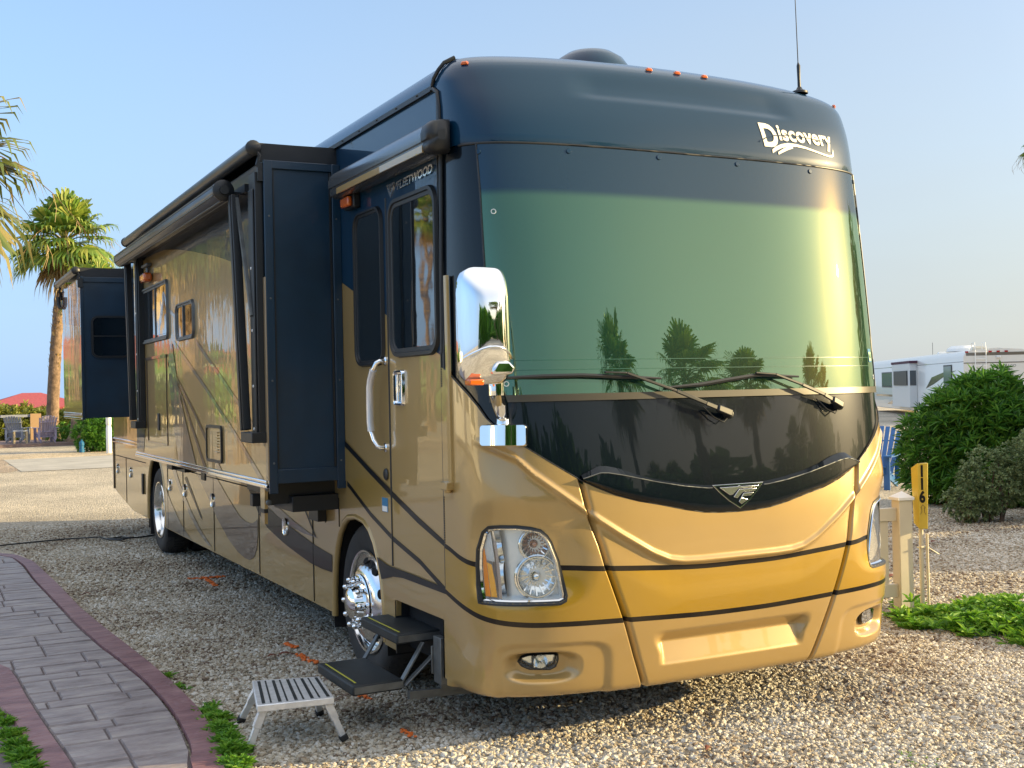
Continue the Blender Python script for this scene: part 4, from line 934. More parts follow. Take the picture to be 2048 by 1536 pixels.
# door handle set in a chrome cup, lock, long grab handle
mb = MB(); A = rrect(.375, .515, 1.69, 1.89, .02); B = rrect(.390, .500, 1.705, 1.875, .015)
mb.grid([[(-.004, *p) for p in A], [(-.022, *p) for p in rrect(.38, .51, 1.695, 1.885, .02)], [(-.020, *p) for p in B], [(-.006, *p) for p in rrect(.398, .492, 1.715, 1.865, .012)]], closed=True)
mb.add([(-.0065, *p) for p in B], [tuple(range(len(B)))]); mb.obox((-.024, .462, 1.79), (.006, 0, 0), (0, .022, 0), (0, 0, .072)); mb.build('door_handle', M['chrome'], RV, fixn=True, bevel=.003)
gp = [(.0, .665, 1.945), (-.035, .665, 1.945), (-.055, .672, 1.935), (-.065, .70, 1.895), (-.068, .735, 1.84), (-.070, .748, 1.80), (-.070, .752, 1.70), (-.070, .752, 1.60), (-.068, .745, 1.545), (-.063, .715, 1.495), (-.052, .69, 1.462), (-.035, .683, 1.452), (0, .683, 1.452)]
mb = MB(); mb.tube(gp, .014, 12); H_ = mb.build('grab_handle', M['chrome'], RV, smooth=60)
mb = MB(); mb.tube([p for p in gp if 1.5 < p[2] < 1.90], .021, 12); mb.build('handle_grip', pm('grip_plastic', (.62, .63, .66), .25, .3, .5), H_, smooth=60)
for p in (gp[0], gp[-1]):
    mb = MB(); mb.lathe([(.026, 0), (.026, .008), (.018, .014)], p, (-1, 0, 0), 16); mb.build('handle_foot', M['chrome'], H_, smooth=50)
mb = MB(); mb.lathe([(.034, 0), (.034, .004), (.028, .008), (.012, .009), (.0001, .009)], (-.003, .69, 1.30), (-1, 0, 0), 20); mb.build('lock', M['trim'], RV, smooth=40)
mb = MB(); mb.box(-.007, 0, .665, .755, 1.085, 1.165); mb.build('decal_sign', pm('blue_sign', (.02, .17, .33), .4), RV)
mb = MB(); mb.box(-.009, 0, .672, .748, 1.088, 1.118); mb.build('decal_sign', M['white'], RV)
# amber porch light
mb = MB(); mb.box(-.045, 0, 1.03, 1.21, 2.872, 2.952); PL = mb.build('porch_light', M['trim'], RV, bevel=.008)
mb = MB(); mb.box(-.075, -.045, 1.05, 1.19, 2.882, 2.942); mb.build('light_lens', M['orange'], PL, bevel=.010)
# maker's lettering above the door
FB = lambda x, y, w: (-.008, .43 - x * .50 / w, 2.865 + .028 * (x / w) + y)
tx = text_part('FLEETWOOD', .062, lambda x, y, w: (-.012, .415 - (x * .49 / w) - y * .25, 2.878 + y + .012 * x / w), M['silver'], 'side_lettering', RV, 0, .002, 1)
mb = MB(); mb.prism([(-.010, .575, 2.928), (-.010, .462, 2.928), (-.010, .482, 2.888), (-.010, .52, 2.850), (-.010, .555, 2.888)], (.006, 0, 0)); mb.build('side_badge', M['silver'], RV, fixn=True)
mb = MB(); mb.prism([(-.012, .52, 2.912), (-.012, .478, 2.912), (-.012, .484, 2.902), (-.012, .510, 2.902), (-.012, .515, 2.88), (-.012, .525, 2.888)], (.001, 0, 0)); mb.build('side_badge', M['trim'], RV, fixn=True)
# door awning cassette
mb = MB(); prof = [(-.005, 2.955), (-.085, 2.945), (-.118, 2.962), (-.122, 2.99), (-.118, 2.995), (-.118, 3.004), (-.128, 3.008), (-.130, 3.045), (-.12, 3.078), (-.095, 3.10), (-.05, 3.112), (-.005, 3.112)]
mb.grid([[(x, y, z) for x, z in prof] for y in (-.225, .2, .7, 1.24)], closed=True); mb.add([(x, 1.24, z) for x, z in prof], [tuple(range(len(prof)))])
AW = mb.build('door_awning', pm('cassette_metal', (.20, .21, .22), .25, .8), RV, fixn=True, smooth=35)
mb = MB(); mb.box(-.127, -.118, -.222, 1.1, 2.955, 2.990); mb.build('awning_lip', M['tan'], AW)
mb = MB(); P2 = [(x * 1.04, 3.03 + (z - 3.03) * 1.03) for x, z in prof]
rows = []
for yy, s_ in ((-.222, .98), (-.228, 1.0), (-.275, 1.0), (-.300, .95), (-.315, .80), (-.322, .3)):
    rows.append([(-.06 + (x + .06) * s_, yy, 3.03 + (z - 3.03) * s_) for x, z in P2])
mb.grid(rows, closed=True); mb.add(rows[-1], [tuple(range(len(prof)))]); mb.build('awning_end', M['trim'], AW, fixn=True, smooth=60)

# ------------------------------------------------------------------ entry steps in their recess
mb = MB(); mb.box(.02, .60, -.07, .60, .60, .62); mb.box(.55, .60, -.07, .60, .25, .60); mb.box(.0, .55, .585, .60, .30, .60); mb.box(.0, .55, -.085, -.07, .30, .60); mb.build('step_well', M['trim'], RV)
def tread(x0, x1, y0, y1, z):
    mb = MB(); mb.box(x0, x1, y0, y1, z - .055, z); st = mb.build('entry_step', M['tread'], RV, bevel=.010)
    mb = MB(); mb.box(x0 + .030, x0 + .038, y0 + .05, y1 - .04, z, z + .002); mb.build('step_line', M['yellow'], st)
    mb = MB(); mb.box(x0 + .01, x1, y0 - .003, y0, z - .045, z - .01); mb.build('step_edge', M['steel'], st)
    return st
T1 = tread(-.44, -.165, .08, .66, .285); T2 = tread(-.165, .11, .16, .72, .50)
mb = MB()
for y in (.13, .70):
    mb.bar((-.03, y, .45), (-.19, y - .03, .235), .012, .038, (0, 1, 0)); 
mb.bar((.10, .11, .45), (-.16, .08, .25), .010, .04, (0, 1, 0))
mb.build('step_linkage', M['steel'], RV, bevel=.003)
mb = MB(); mb.box(-.02, .40, .04, .052, .30, .445); mb.box(.02, .45, .02, .03, .20, .30); mb.box(-.01, .03, -.055, .04, .26, .50); mb.build('step_side', M['steel'], RV, bevel=.003)
mb = MB()
for k in range(6): mb.lathe([(.024, 0), (.0001, 0.0005)], (.03 + k * .068, .039, .375), (0, -1, 0), 16)
mb.build('step_hole', M['dark'], RV)
mb = MB(); mb.bar((-.16, .02, .215), (.25, .05, .19), .03, .04); mb.build('step_rail', M['steel'], RV)

# ------------------------------------------------------------------ main slide out
SX = -.48; S0, S1, SZ0, SZ1 = 1.415, 6.13, 1.225, 3.19
mb = MB(); 
ARC = [(6.13, 3.03), (5.6, 3.026), (5.0, 3.025), (4.565, 3.006), (4.0, 2.945), (3.416, 2.86), (2.657, 2.74), (2.109, 2.635), (1.7, 2.545), (1.50, 2.495), (1.415, 2.47)]
mb.prism([(SX, y, z) for y, z in [(S0, SZ0), (S1, SZ0)] + ARC], (.02, 0, 0)); SL = mb.build('slide_out', paint('slide_tan_paint', TAN, .0028), RV, fixn=True)
mb = MB(); mb.prism([(SX, y, z + .001) for y, z in ARC[::-1] + [(S1, SZ1), (S0, SZ1)]], (.02, 0, 0)); mb.build('slide_upper', paint('slide_navy_paint', (.006, .016, .030), .0028, 0, .3), SL, fixn=True)
mb = MB(); mb.box(SX + .02, .0, S0 + .0, S0 + .02, SZ0 - .0, SZ1); mb.box(SX + .02, 0, S1 - .02, S1, SZ0, SZ1); mb.box(SX + .02, 0, S0 + .02, S1 - .02, SZ0, SZ0 + .02); mb.box(SX + .02, 0, S0 + .02, S1 - .02, SZ1 - .02, SZ1)
mb.build('slide_box', M['satin'], SL)
mb = MB(); mb.box(SX + .002, -.002, S0 - .018, S0, SZ0 + .0, SZ0 + .085); mb.box(SX + .002, -.002, S0 - .018, S0, SZ1 - .05, SZ1); mb.box(SX - .004, SX + .05, S0 - .02, S0 - .001, SZ0 - .06, SZ1)
mb.box(-.055, -.0, S0 - .022, S0 - .001, SZ0 - .05, SZ1); mb.build('corner_frame', M['satin'], SL, bevel=.004)
mb = MB(); mb.box(SX - .010, SX, S0 - .018, S0 + .035, SZ0 + .02, 2.48); mb.build('corner_strip', pm('tan_strip', (.30, .22, .13), .4, .2, .5), SL, bevel=.003)
mb = MB(); mb.box(SX - .012, SX, S0 + .05, S1, SZ0 - .002, SZ0 + .018); mb.box(SX - .018, SX + .01, S0 + .02, S1, SZ0 - .030, SZ0 - .004); mb.build('chrome_moulding', M['chrome'], SL, bevel=.005)
def slw(*a, **k): return window(*a, SX, SL, **k)
slw(4.43, 5.70, 2.245, 2.755, r=.075, fw=.04, split=4.98, frame=M['steel'])
slw(3.42, 4.09, 2.205, 2.51, r=.08, fw=.035, split=3.80, frame=M['steel'])
mb = MB(); mb.add([(SX - .009, y, z) for y, z in ((4.48, 2.30), (4.48, 2.70), (4.94, 2.70), (4.94, 2.30))], [(0, 1, 2, 3)]); mb.build('window_blind', M['glass'], SL)
# refrigerator vent door, water heater door
mb = MB()
def frame_rect(mb, y0, y1, z0, z1, w, x, d=.006):
    mb.box(x - d, x, y0, y1, z0, z0 + w); mb.box(x - d, x, y0, y1, z1 - w, z1); mb.box(x - d, x, y0, y0 + w, z0 + w, z1 - w); mb.box(x - d, x, y1 - w, y1, z0 + w, z1 - w)
frame_rect(mb, 4.57, 5.5, 1.35, 2.11, .016, SX - .0005); mb.box(SX - .014, SX, 4.54, 5.52, 2.10, 2.122); mb.build('vent_door', M['brown'], SL)
mb = MB(); mb.box(SX - .012, SX, 4.92, 4.99, 1.47, 1.62); mb.build('vent_latch', M['trim'], SL, bevel=.01)
mb = MB(); A = rrect(2.60, 3.08, 1.29, 1.555, .04); B = rrect(2.62, 3.06, 1.31, 1.535, .03)
mb.grid([[(SX, *p) for p in A], [(SX - .014, *p) for p in A], [(SX - .014, *p) for p in B], [(SX - .004, *p) for p in B]], closed=True); mb.build('heater_frame', M['trim'], SL, fixn=True)
mb = MB(); mb.add([(SX - .006, *p) for p in B[::-1]], [tuple(range(len(B)))])
for k in range(8): mb.box(SX - .016, SX - .006, 2.70, 2.84, 1.36 + k * .02, 1.368 + k * .02)
mb.build('heater_door', M['tan'], SL)
decal('slide_stripe', [[(3.41, 2.203), (2.641, 1.922), (2.007, 1.682), (1.48, 1.48), (1.48, 1.44), (2.007, 1.646), (2.641, 1.886), (3.41, 2.167)],
    [(4.229, 2.224), (3.109, 1.845), (2.202, 1.511), (1.56, 1.255), (1.50, 1.225), (1.60, 1.225), (2.202, 1.475), (3.109, 1.809), (4.229, 2.188)],
    [(4.447, 2.512), (4.07, 2.406), (4.09, 2.380), (4.447, 2.476)], [(5.9, 2.86), (5.55, 2.76), (5.55, 2.73), (5.9, 2.83)]], M['grey'], SX - .0025, SL)
decal('slide_stripe', [[(4.493, 2.074), (3.53, 1.671), (2.65, 1.25), (2.62, 1.225), (2.72, 1.225), (3.53, 1.635), (4.493, 2.034)], [(4.493, 2.06), (3.887, 1.75), (3.2, 1.29), (3.10, 1.225), (3.19, 1.225), (3.887, 1.70), (4.493, 2.02)]], M['brown'], SX - .0035, SL)
decal('slide_swoosh', [[(4.30, 2.2), (4.10, 1.85), (3.75, 1.5), (3.45, 1.225), (4.1, 1.225), (4.30, 1.5), (4.45, 1.9), (4.45, 2.2)]], M['grey'], SX - .0045, SL)
decal('slide_swoosh', [[(6.1, 2.55), (5.65, 2.1), (5.6, 1.8), (5.62, 1.5), (5.75, 1.25), (6.1, 1.25)]], M['navy'], SX - .0030, SL)
# slide floor supports, brackets
mb = MB(); mb.box(SX + .05, .02, 1.62, 1.70, 1.08, 1.215); mb.box(-.30, .0, 1.55, 1.98, 1.03, 1.13); mb.box(-.06, 0, 1.80, 2.00, .93, 1.22); mb.build('slide_rail', M['trim'], SL, bevel=.004); mb = MB(); mb.box(-.20, 0, 5.9, 6.1, 1.06, 1.20); mb.box(-.06, 0, 6.0, 6.9, 1.02, 1.12); mb.build('slide_rail', M['trim'], SL, bevel=.004); mb = MB()
mb.box(SX + .04, -.02, 1.98, 2.05, 1.04, 1.12); mb.box(-.10, 0, 1.98, 3.45, 1.035, 1.115); mb.build('slide_rail', M['trim'], SL, bevel=.004)
mb = MB(); mb.prism([(SX + .02, 1.60, 1.20), (SX + .02, 1.71, 1.20), (SX + .02, 1.70, .98), (SX + .02, 1.62, .96)], (.02, 0, 0)); mb.build('corner_flap', M['tan'], SL, fixn=True)
mb = MB(); mb.box(SX + .016, SX + .042, 1.61, 1.705, 1.03, 1.055); mb.build('flap_band', M['trim'], SL)
mb = MB()
for y, z in ((1.66, 1.185), (1.66, 1.10), (1.52, 1.20)): mb.lathe([(.018, 0), (.018, .02), (.009, .024), (.0001, .024)], (SX + .03, y - .1, z), (0, -1, 0), 10)
mb.build('rail_bolt', M['steel'], SL, smooth=40)
for z in (1.35, 1.85, 2.35, 2.85):
    for x in (-.455, -.03):
        mb = MB(); mb.lathe([(.007, 0), (.006, .003), (.0001, .004)], (x, S0 - .02, z), (0, -1, 0), 10); mb.build('frame_screw', M['steel'], SL, smooth=40)
mb = MB(); mb.box(-.07, -.058, S0 - .012, S0, SZ0 + .09, SZ1 - .055); mb.box(SX + .052, SX + .060, S0 - .010, S0, SZ0 + .09, SZ1 - .055); mb.build('wiper_seal', M['trim'], SL)
# topper over the slide
def topper(x, y0, y1, z, par, wallz):
    mb = MB(); mb.tube([(x, y0, z), (x, y0 + .01, z), (x, y1, z)], .042, 16); tp = mb.build('topper_roller', M['tube'], par, smooth=50)
    mb = MB(); mb.grid([[(x + .005, y, z + .040), (x * .66, y, z + .045 + (wallz - z - .045) * .34 - .006), (x * .33, y, z + .045 + (wallz - z - .045) * .67 - .006), (0, y, wallz)] for y in fr(y0 + .02, y1, 6)]); 
    mb.grid([[(x + .005, y0 + .015, z + .040), (x * .5, y0 + .015, z + .04), (0, y0 + .015, wallz)], [(x + .045, y0 + .015, SZ1 - .002), (x * .5, y0 + .015, SZ1 - .002), (0, y0 + .015, SZ1 - .002)]])
    mb.build('topper_fabric', M['fabric'], par)
    for yy in (y0 - .02, y1 - .02):
        mb = MB(); mb.lathe([(.048, 0), (.048, .02), (.03, .035), (.0001, .036)], (x, yy + .02, z), (0, -1, 0), 16); mb.tube([(x, yy, z), (x + .035, yy, z - .045), (x + .02, yy, z - .10), (x + .05, yy, z - .14)], .013, 8); mb.box(x + .02, x + .075, yy - .012, yy + .03, z - .20, z - .09)
        mb.build('topper_bracket', M['trim'], par, smooth=40)
topper(SX - .055, 1.44, 6.19, 3.262, SL, 3.305)
# folded patio awning on the slide: roller, arms
mb = MB(); AX = SX - .155; mb.lathe([(.058, 0), (.064, .01), (.064, 4.06), (.058, 4.07)], (AX, 1.80, 3.055), (0, 1, 0), 28)
for k in range(7):
    a = 2 * math.pi * k / 7; mb.box(AX + .064 * math.cos(a) - .005, AX + .064 * math.cos(a) + .005, 1.81, 5.86, 3.055 + .064 * math.sin(a) - .005, 3.055 + .064 * math.sin(a) + .005)
PA = mb.build('awning_roller', M['tube'], SL, smooth=35)
mb = MB(); mb.lathe([(.067, 0), (.068, .018), (.060, .026), (.030, .030), (.028, .05), (.0001, .05)], (AX, 1.80, 3.055), (0, -1, 0), 24); mb.lathe([(.066, 0), (.060, .03), (.0001, .035)], (AX, 5.87, 3.055), (0, 1, 0), 20); mb.build('roller_cap', M['trim'], SL, smooth=40)
mb = MB(); mb.box(AX - .01, SX, 1.84, 5.85, 3.045, 3.060); mb.box(SX - .03, SX, 1.75, 6.0, 3.05, 3.10); mb.build('awning_fabric', M['fabric'], SL)
def awn_arm(y_top, y_bot, xo, xi, w=.05, zt=3.02, zb=1.52, sc=True):
    mb = MB(); mb.bar((SX - .10, y_top, zt), (SX - .085, y_bot, zb + .03), .05, .085, (0, 1, 0)); mb.bar((SX - .127, y_top, zt), (SX - .112, y_bot, zb + .03), .010, .045, (0, 1, 0))
    ar = mb.build('awning_arm', M['trim'], SL, bevel=.006)
    mb = MB(); mb.box(SX - .05, SX - .0, y_bot - .19, y_bot - .05, zb - .02, zt + .10); mb.box(SX - .062, SX - .05, y_bot - .17, y_bot - .07, zb - .02, zt); mb.box(SX - .10, SX - .005, y_bot - .20, y_bot + .07, zb - .045, zb + .02)
    mb.build('arm_channel', M['trim'], SL, bevel=.005)
    mb = MB()
    for z in (1.56, 1.82, 2.16, 2.54): mb.lathe([(.009, 0), (.009, .004), (.0001, .006)], (SX - .062, y_bot - .12, z), (-1, 0, 0), 10)
    mb.build('arm_screw', M['white'], SL)
awn_arm(1.76, 1.625, 0, 0); awn_arm(5.84, 5.78, 0, 0)
mb = MB(); mb.bar((SX - .09, 1.72, 3.0), (SX - .065, 1.50, 2.25), .02, .03, (0, 1, 0)); mb.build('arm_strut', M['steel'], SL)
# flood light and amber light on the slide
mb = MB(); mb.box(SX - .05, SX, 5.15, 5.42, 2.93, 2.96); mb.box(SX - .03, SX - .01, 5.25, 5.32, 2.86, 2.93); mb.build('flood_light', M['steel'], SL, bevel=.01)
mb = MB(); mb.box(SX - .08, SX - .005, 5.12, 5.34, 2.79, 2.87); mb.build('amber_light', M['orange'], SL, bevel=.02)

# ------------------------------------------------------------------ rear (bedroom) slide out
BX = -.62; B0, B1, BZ0 = 9.0, 10.86, 1.525
mb = MB(); mb.box(BX, BX + .02, B0, B1, BZ0, 3.19); SB = mb.build('rear_slide_out', M['tan'], RV)
mb = MB(); mb.box(BX + .02, 0, B0, B0 + .02, BZ0, 3.19); mb.box(BX + .02, 0, B0 + .02, B1, BZ0, BZ0 + .02); mb.box(BX + .02, 0, B0 + .02, B1, 3.17, 3.19); mb.box(BX + .02, 0, B1 - .02, B1, BZ0 + .02, 3.17); mb.build('rear_slide_box', M['satin'], SB)
mb = MB(); mb.box(BX - .004, BX + .03, B0 - .015, B0 - .001, BZ0 - .02, 3.2); mb.box(BX + .03, 0, B0 - .015, B0 - .001, 3.13, 3.19); mb.build('rear_corner_frame', M['satin'], SB, bevel=.004)
topper(BX - .05, 9.0, 10.95, 3.262, SB, 3.305)
decal('rear_upper_band', [[(B0, 3.18), (B1, 3.18), (B1, 2.75), (B0, 2.60)]], paint('rear_brown_paint', (.10, .03, .02)), BX - .003, SB)
mb = MB(); mb.box(BX - .012, BX, B0 + .05, B1, BZ0 + .03, BZ0 + .06); mb.box(BX - .012, BX, B0, B1, BZ0 - .02, BZ0 + .005); mb.build('rear_chrome_moulding', M['chrome'], SB, bevel=.004)
mb = MB(); mb.tube([(BX - .04, B1 + .05, 3.10), (BX - .04, B1 + .05, 3.0), (BX - .02, B1 + .02, 2.95)], .03, 8); mb.build('rear_lamp', M['trim'], SB, smooth=50)
# side glass of the rear slide facing forward
A = rrect(-.51, -.06, 2.235, 2.735, .08); B = rrect(-.485, -.085, 2.26, 2.71, .06)
mb = MB(); mb.grid([[(p[0], B0, p[1]) for p in A], [(p[0], B0 - .02, p[1]) for p in A], [(p[0], B0 - .02, p[1]) for p in B], [(p[0], B0 - .004, p[1]) for p in B]], closed=True); mb.box(-.48, -.09, B0 - .018, B0, 2.485, 2.50)
mb.build('rear_slide_window', M['trim'], SB, fixn=True, smooth=35)
mb = MB(); mb.add([(p[0], B0 - .006, p[1]) for p in B[::-1]], [tuple(range(len(B)))]); mb.build('rear_window_pane', M['glass'], SB)
# chrome belt on rear body
mb = MB(); mb.box(-.014, 0, 8.5, YE, 1.205, 1.225); mb.box(-.020, 0, 8.5, YE, 1.165, 1.185); mb.build('chrome_belt', M['chrome'], RV, bevel=.005)
mb = MB(); mb.box(-.015, .05, YE - .02, YE + .02, .54, 1.2); mb.box(-.02, .02, YE, YE + .03, 1.17, 1.21); mb.build('rear_corner', M['brown'], RV)

# ------------------------------------------------------------------ roof dome and mirror
mb = MB(); c = Vector((1.20, .35, 3.49)); mb.lathe([(.262, -.03), (.262, .03), (.256, .09), (.238, .15), (.20, .205), (.14, .245), (.07, .264), (.0001, .268)], c, (0, 0, 1), 40); mb.build('roof_dome', M['navy'], RV, smooth=60)
c = fpos(-.658, 1.55, .012); n = nrm(-.658, 1.55); t_ = n.cross(Vector((0, 0, 1))).normalized(); w_ = t_.cross(n) * -1
if w_.z < 0: w_ = -w_
def mp3(a, b, d): return c + t_ * a + w_ * b + n * d
mb = MB(); A = [(p[0] / 1.9, p[1]) for p in dense([(a * 1.9, b) for a, b in []] or [(a, b) for a, b in rrect(-.115 , .115, -.052, .052, .016)], .012)]
A = [(a * 1.9, b) for a, b in A]
hx = lambda a: .030 * math.exp(-(abs(a) / .05) ** 4)
rows = [[mp3(a, b, 0) for a, b in A], [mp3(a, b, .038 + hx(a)) for a, b in A], [mp3(a * .975, b * .92, .046 + hx(a)) for a, b in A]] + [[mp3(a * .975, b * k_, .046 + hx(a)) for a, b in A] for k_ in (.6, .3, .001)]
mb.grid(rows, closed=True); MR = mb.build('mirror', M['chrome'], RV, fixn=True, smooth=50)
mh = Vector((-.175, -1.0, 2.05))
e0 = mp3(.0, .05, .035); ps = [e0, e0 + Vector((0, 0, .05)), e0 + Vector((-.02, -.03, .10)), Vector((-.085, -.93, 1.76)), Vector((-.115, -.965, 1.80)), Vector((-.12, -.97, 1.86))]
mb = MB(); mb.tube([e0 - Vector((0, 0, .02)), e0 + Vector((0, 0, .055)), e0 + Vector((0, 0, .07))], [.033, .030, .015], 16)
a_, b2 = e0 + Vector((0, 0, .04)), Vector((-.105, -.955, 1.775))
mb.tube([a_, a_ + (b2 - a_) * .12, a_ + (b2 - a_) * .5, a_ + (b2 - a_) * .9, b2], [.030, .034, .038, .036, .03], 16)
mb.tube([b2 - Vector((0, 0, .03)), b2 + Vector((0, 0, .045)), b2 + Vector((0, 0, .08))], [.034, .036, .03], 16)
mb.build('mirror_arm', M['chrome'], MR, smooth=50)
# convex chrome back, facing forward (-Y)
mb = MB(); F = 26; HH = .255; HWm = .118
def sup(k, n=48, p=5.):
    t = 2 * math.pi * k / n; cs, sn = math.cos(t), math.sin(t); return (math.copysign(abs(cs) ** (2 / p), cs), math.copysign(abs(sn) ** (2 / p), sn))
rows = []
for q in fr(0, 1, 14):
    a = q * math.pi / 2; s_ = math.cos(a) ** .42 if q < 1 else .0; d = .085 * math.sin(a) ** 1.0
    s_ = [1, .995, .985, .97, .945, .91, .86, .79, .70, .60, .48, .36, .24, .12, .0001][int(round(q * 14))]
    d = .075 * (1 - s_ ** 3.2) + .015 * (1 - s_)
    d = .085 * (1 - s_ ** 3) ** .85
    rows.append([mh + Vector((HWm * s_ * sup(k)[0] * (1 - .05 * sup(k)[1]), -d, HH * s_ * sup(k)[1])) for k in range(48)])
rows = [[mh + Vector((HWm * .98 * sup(k)[0], .05, HH * .98 * sup(k)[1])) for k in range(48)]] + rows
mb.grid(rows, closed=True); mb.build('mirror_shell', M['chrome'], MR, fixn=True, smooth=50)
mb = MB(); mb.tube([mh + Vector((HWm * x, -.088 + .07 * abs(x) ** 2.6, -.145 + .05 * (1 - x * x))) for x in fr(-.98, .98, 16)], .006, 6); mb.build('mirror_rib', M['chrome'], MR, smooth=60)
mb = MB(); mb.add([mh + Vector((HWm * .92 * sup(k)[0], .052, HH * .94 * sup(k)[1])) for k in range(48)], [tuple(range(48))]); mb.build('mirror_glass', M['chrome'], MR)
mb = MB(); mb.box(mh.x - .105, mh.x - .035, mh.y - .055, mh.y - .0, mh.z - HH - .004, mh.z - HH + .022); mb.build('mirror_signal', M['orange'], MR, bevel=.006)
mb = MB(); mb.prism([mh + Vector((x, -.075, z)) for x, z in ((-.005, -.215), (.095, -.215), (.11, -.185), (.08, -.155), (.02, -.155), (-.0, -.185))], (0, .05, 0)); mb.build('mirror_knuckle', M['chrome'], MR, fixn=True, bevel=.012)
gravel_scatter('gravel', [[(-1.1, -.5), (4.9, -4.2), (6.6, -.9), (3.2, 1.2), (.4, 1.6), (-1.02, 1.6)], [(-1.02, 1.6), (.4, 1.6), (.6, 6.0), (-1.2, 6.0)]], 130, .018, .030, 9)
# sticker date
text_part('08-21', .030, lambda x, y, w: fpos(.6275 + x / 1.9 * .40, 1.903 + y, .0095), M['dark'], 'sticker_date', WS, 0, .001)
# hose, painted marks and fallen leaves on the gravel
mb = MB(); hp = [(-2.4, 9.2), (-1.9, 9.45), (-1.3, 9.75), (-.75, 9.85), (-.36, 9.72), (-.30, 9.47), (-.16, 9.30), (-.02, 9.42), (-.12, 9.62), (-.30, 9.58), (-.20, 9.38), (.09, 9.45), (.28, 9.60), (.60, 9.4)]
mb.tube([(x, y, .028 + .006 * math.sin(i * 2)) for i, (x, y) in enumerate(hp)], .009, 6); tag(mb.build('power_cord', M['trim'], smooth=60), 'thin black power cord lying on the gravel by the rear wheel', 'cord')
rg = random.Random(99)
M['marking'] = pm('orange_marking', (.75, .17, .03), .7); M['leaf_brown'] = pm('dry_leaf', (.16, .05, .03), .8)
def marking(lines, label, n=60):
    mb = MB()
    for (x0, y0), (x1, y1) in lines:
        for _ in range(int(n * math.hypot(x1 - x0, y1 - y0) / .3)):
            w = rg.random(); x, y = x0 + (x1 - x0) * w + rg.gauss(0, .010), y0 + (y1 - y0) * w + rg.gauss(0, .016); r_ = rg.uniform(.008, .016)
            mb.sphere((x, y, rg.uniform(.012, .024)), r_, 6, 0, (1, rg.uniform(.6, 1), .5))
    tag(mb.build('orange_marking', M['marking']), label, 'ground marking')
marking([((-.08, 5.83), (.26, 5.77)), ((.07, 5.8), (.05, 5.25))], 'orange T shaped paint mark on gravel farthest from the stool', 55)
marking([((-.09, 2.50), (-.07, 2.33))], 'small orange paint dab on gravel, second from the stool', 70)
marking([((-.12, 2.12), (-.10, 1.97)), ((-.13, 1.93), (-.08, 1.80))], 'broken orange paint dash on gravel beyond the lower entry step', 70)
marking([((-.13, .92), (-.10, .78))], 'faint orange paint dab on gravel under the entry step front', 40)
marking([((-.17, .10), (-.15, -.02))], 'faint orange paint dab on gravel right of the stool foot', 30)
def leaf(x, y, L_, a, label, mat=None):
    mb = MB(); d = Vector((math.cos(a), math.sin(a), 0)); n_ = Vector((-d.y, d.x, 0)); b = Vector((x, y, .026))
    mb.grid([[b + d * L_ * t - n_ * w_ * L_ + Vector((0, 0, .012 * math.sin(t * 5))), b + d * L_ * t + Vector((0, 0, .006 + .012 * math.sin(t * 5))), b + d * L_ * t + n_ * w_ * L_ + Vector((0, 0, .016 * math.sin(t * 4)))] for t, w_ in ((0, .01), (.25, .14), (.6, .17), (.85, .08), (1, .005))])
    tag(mb.build('fallen_leaf', mat or M['leaf_brown'], smooth=60), label, 'leaf')
leaf(-.33, 2.1, .10, .4, 'dark brown leaf on gravel left of the orange dash'); leaf(-.25, 2.12, .12, .2, 'long dark leaf on gravel touching the first brown leaf')
leaf(5.3, 2.2, .22, .3, 'rust brown leaf litter on gravel right of the number post'); leaf(5.0, 1.1, .12, 1.2, 'single brown leaf standing in the green weeds'); leaf(7.3, 3.6, .16, .1, 'dark leaf on pale gravel left of the small shrub')
leaf(-1.02, 5.4, .10, 2.5, 'reddish leaf at the outer edge of the path border'); leaf(.95, -1.0, .09, .7, 'dark leaf on sunlit gravel below the nose')

# ------------------------------------------------------------------ folding step stool
ST = empty('step_stool', (-.685, .34, 0), 'small aluminium folding step stool with black grip strips on the gravel', 'stool')
c4 = [Vector((-.81, .63, .245)), Vector((-.47, .53, .245)), Vector((-.54, .07, .245)), Vector((-.92, .12, .245))]
def bil(u, v): return (c4[0] * (1 - u) + c4[1] * u) * (1 - v) + (c4[3] * (1 - u) + c4[2] * u) * v
mb = MB(); mb.prism([c - Vector((0, 0, .035)) for c in c4[::-1]], (0, 0, .035)); mb.build('platform', M['alu'], ST, fixn=True, bevel=.004)
mb = MB()
for k in range(9):
    u = .07 + k * .105; w = .022 if k % 2 == 0 else .012
    mb.add([bil(u, .05) + Vector((0, 0, .0012)), bil(u + w * 2, .05) + Vector((0, 0, .0012)), bil(u + w * 2, .95) + Vector((0, 0, .0012)), bil(u, .95) + Vector((0, 0, .0012))], [(0, 3, 2, 1)])
mb.build('grip_strip', M['tread'], ST)
feet = [Vector((-.86, .81, .0)), Vector((-.40, .70, .0)), Vector((-.48, .13, .0)), Vector((-.955, .20, .0))]
att = [bil(.08, .06), bil(.92, .06), bil(.92, .94), bil(.08, .94)]
feet = [att[0] + Vector((-.07, .12, 0)), att[1] + Vector((.06, .12, 0)), Vector((-.478, .125, 0)) + Vector((.0, -.02, 0)), Vector((-.955, .20, 0)) + Vector((-.0, -.03, 0))]
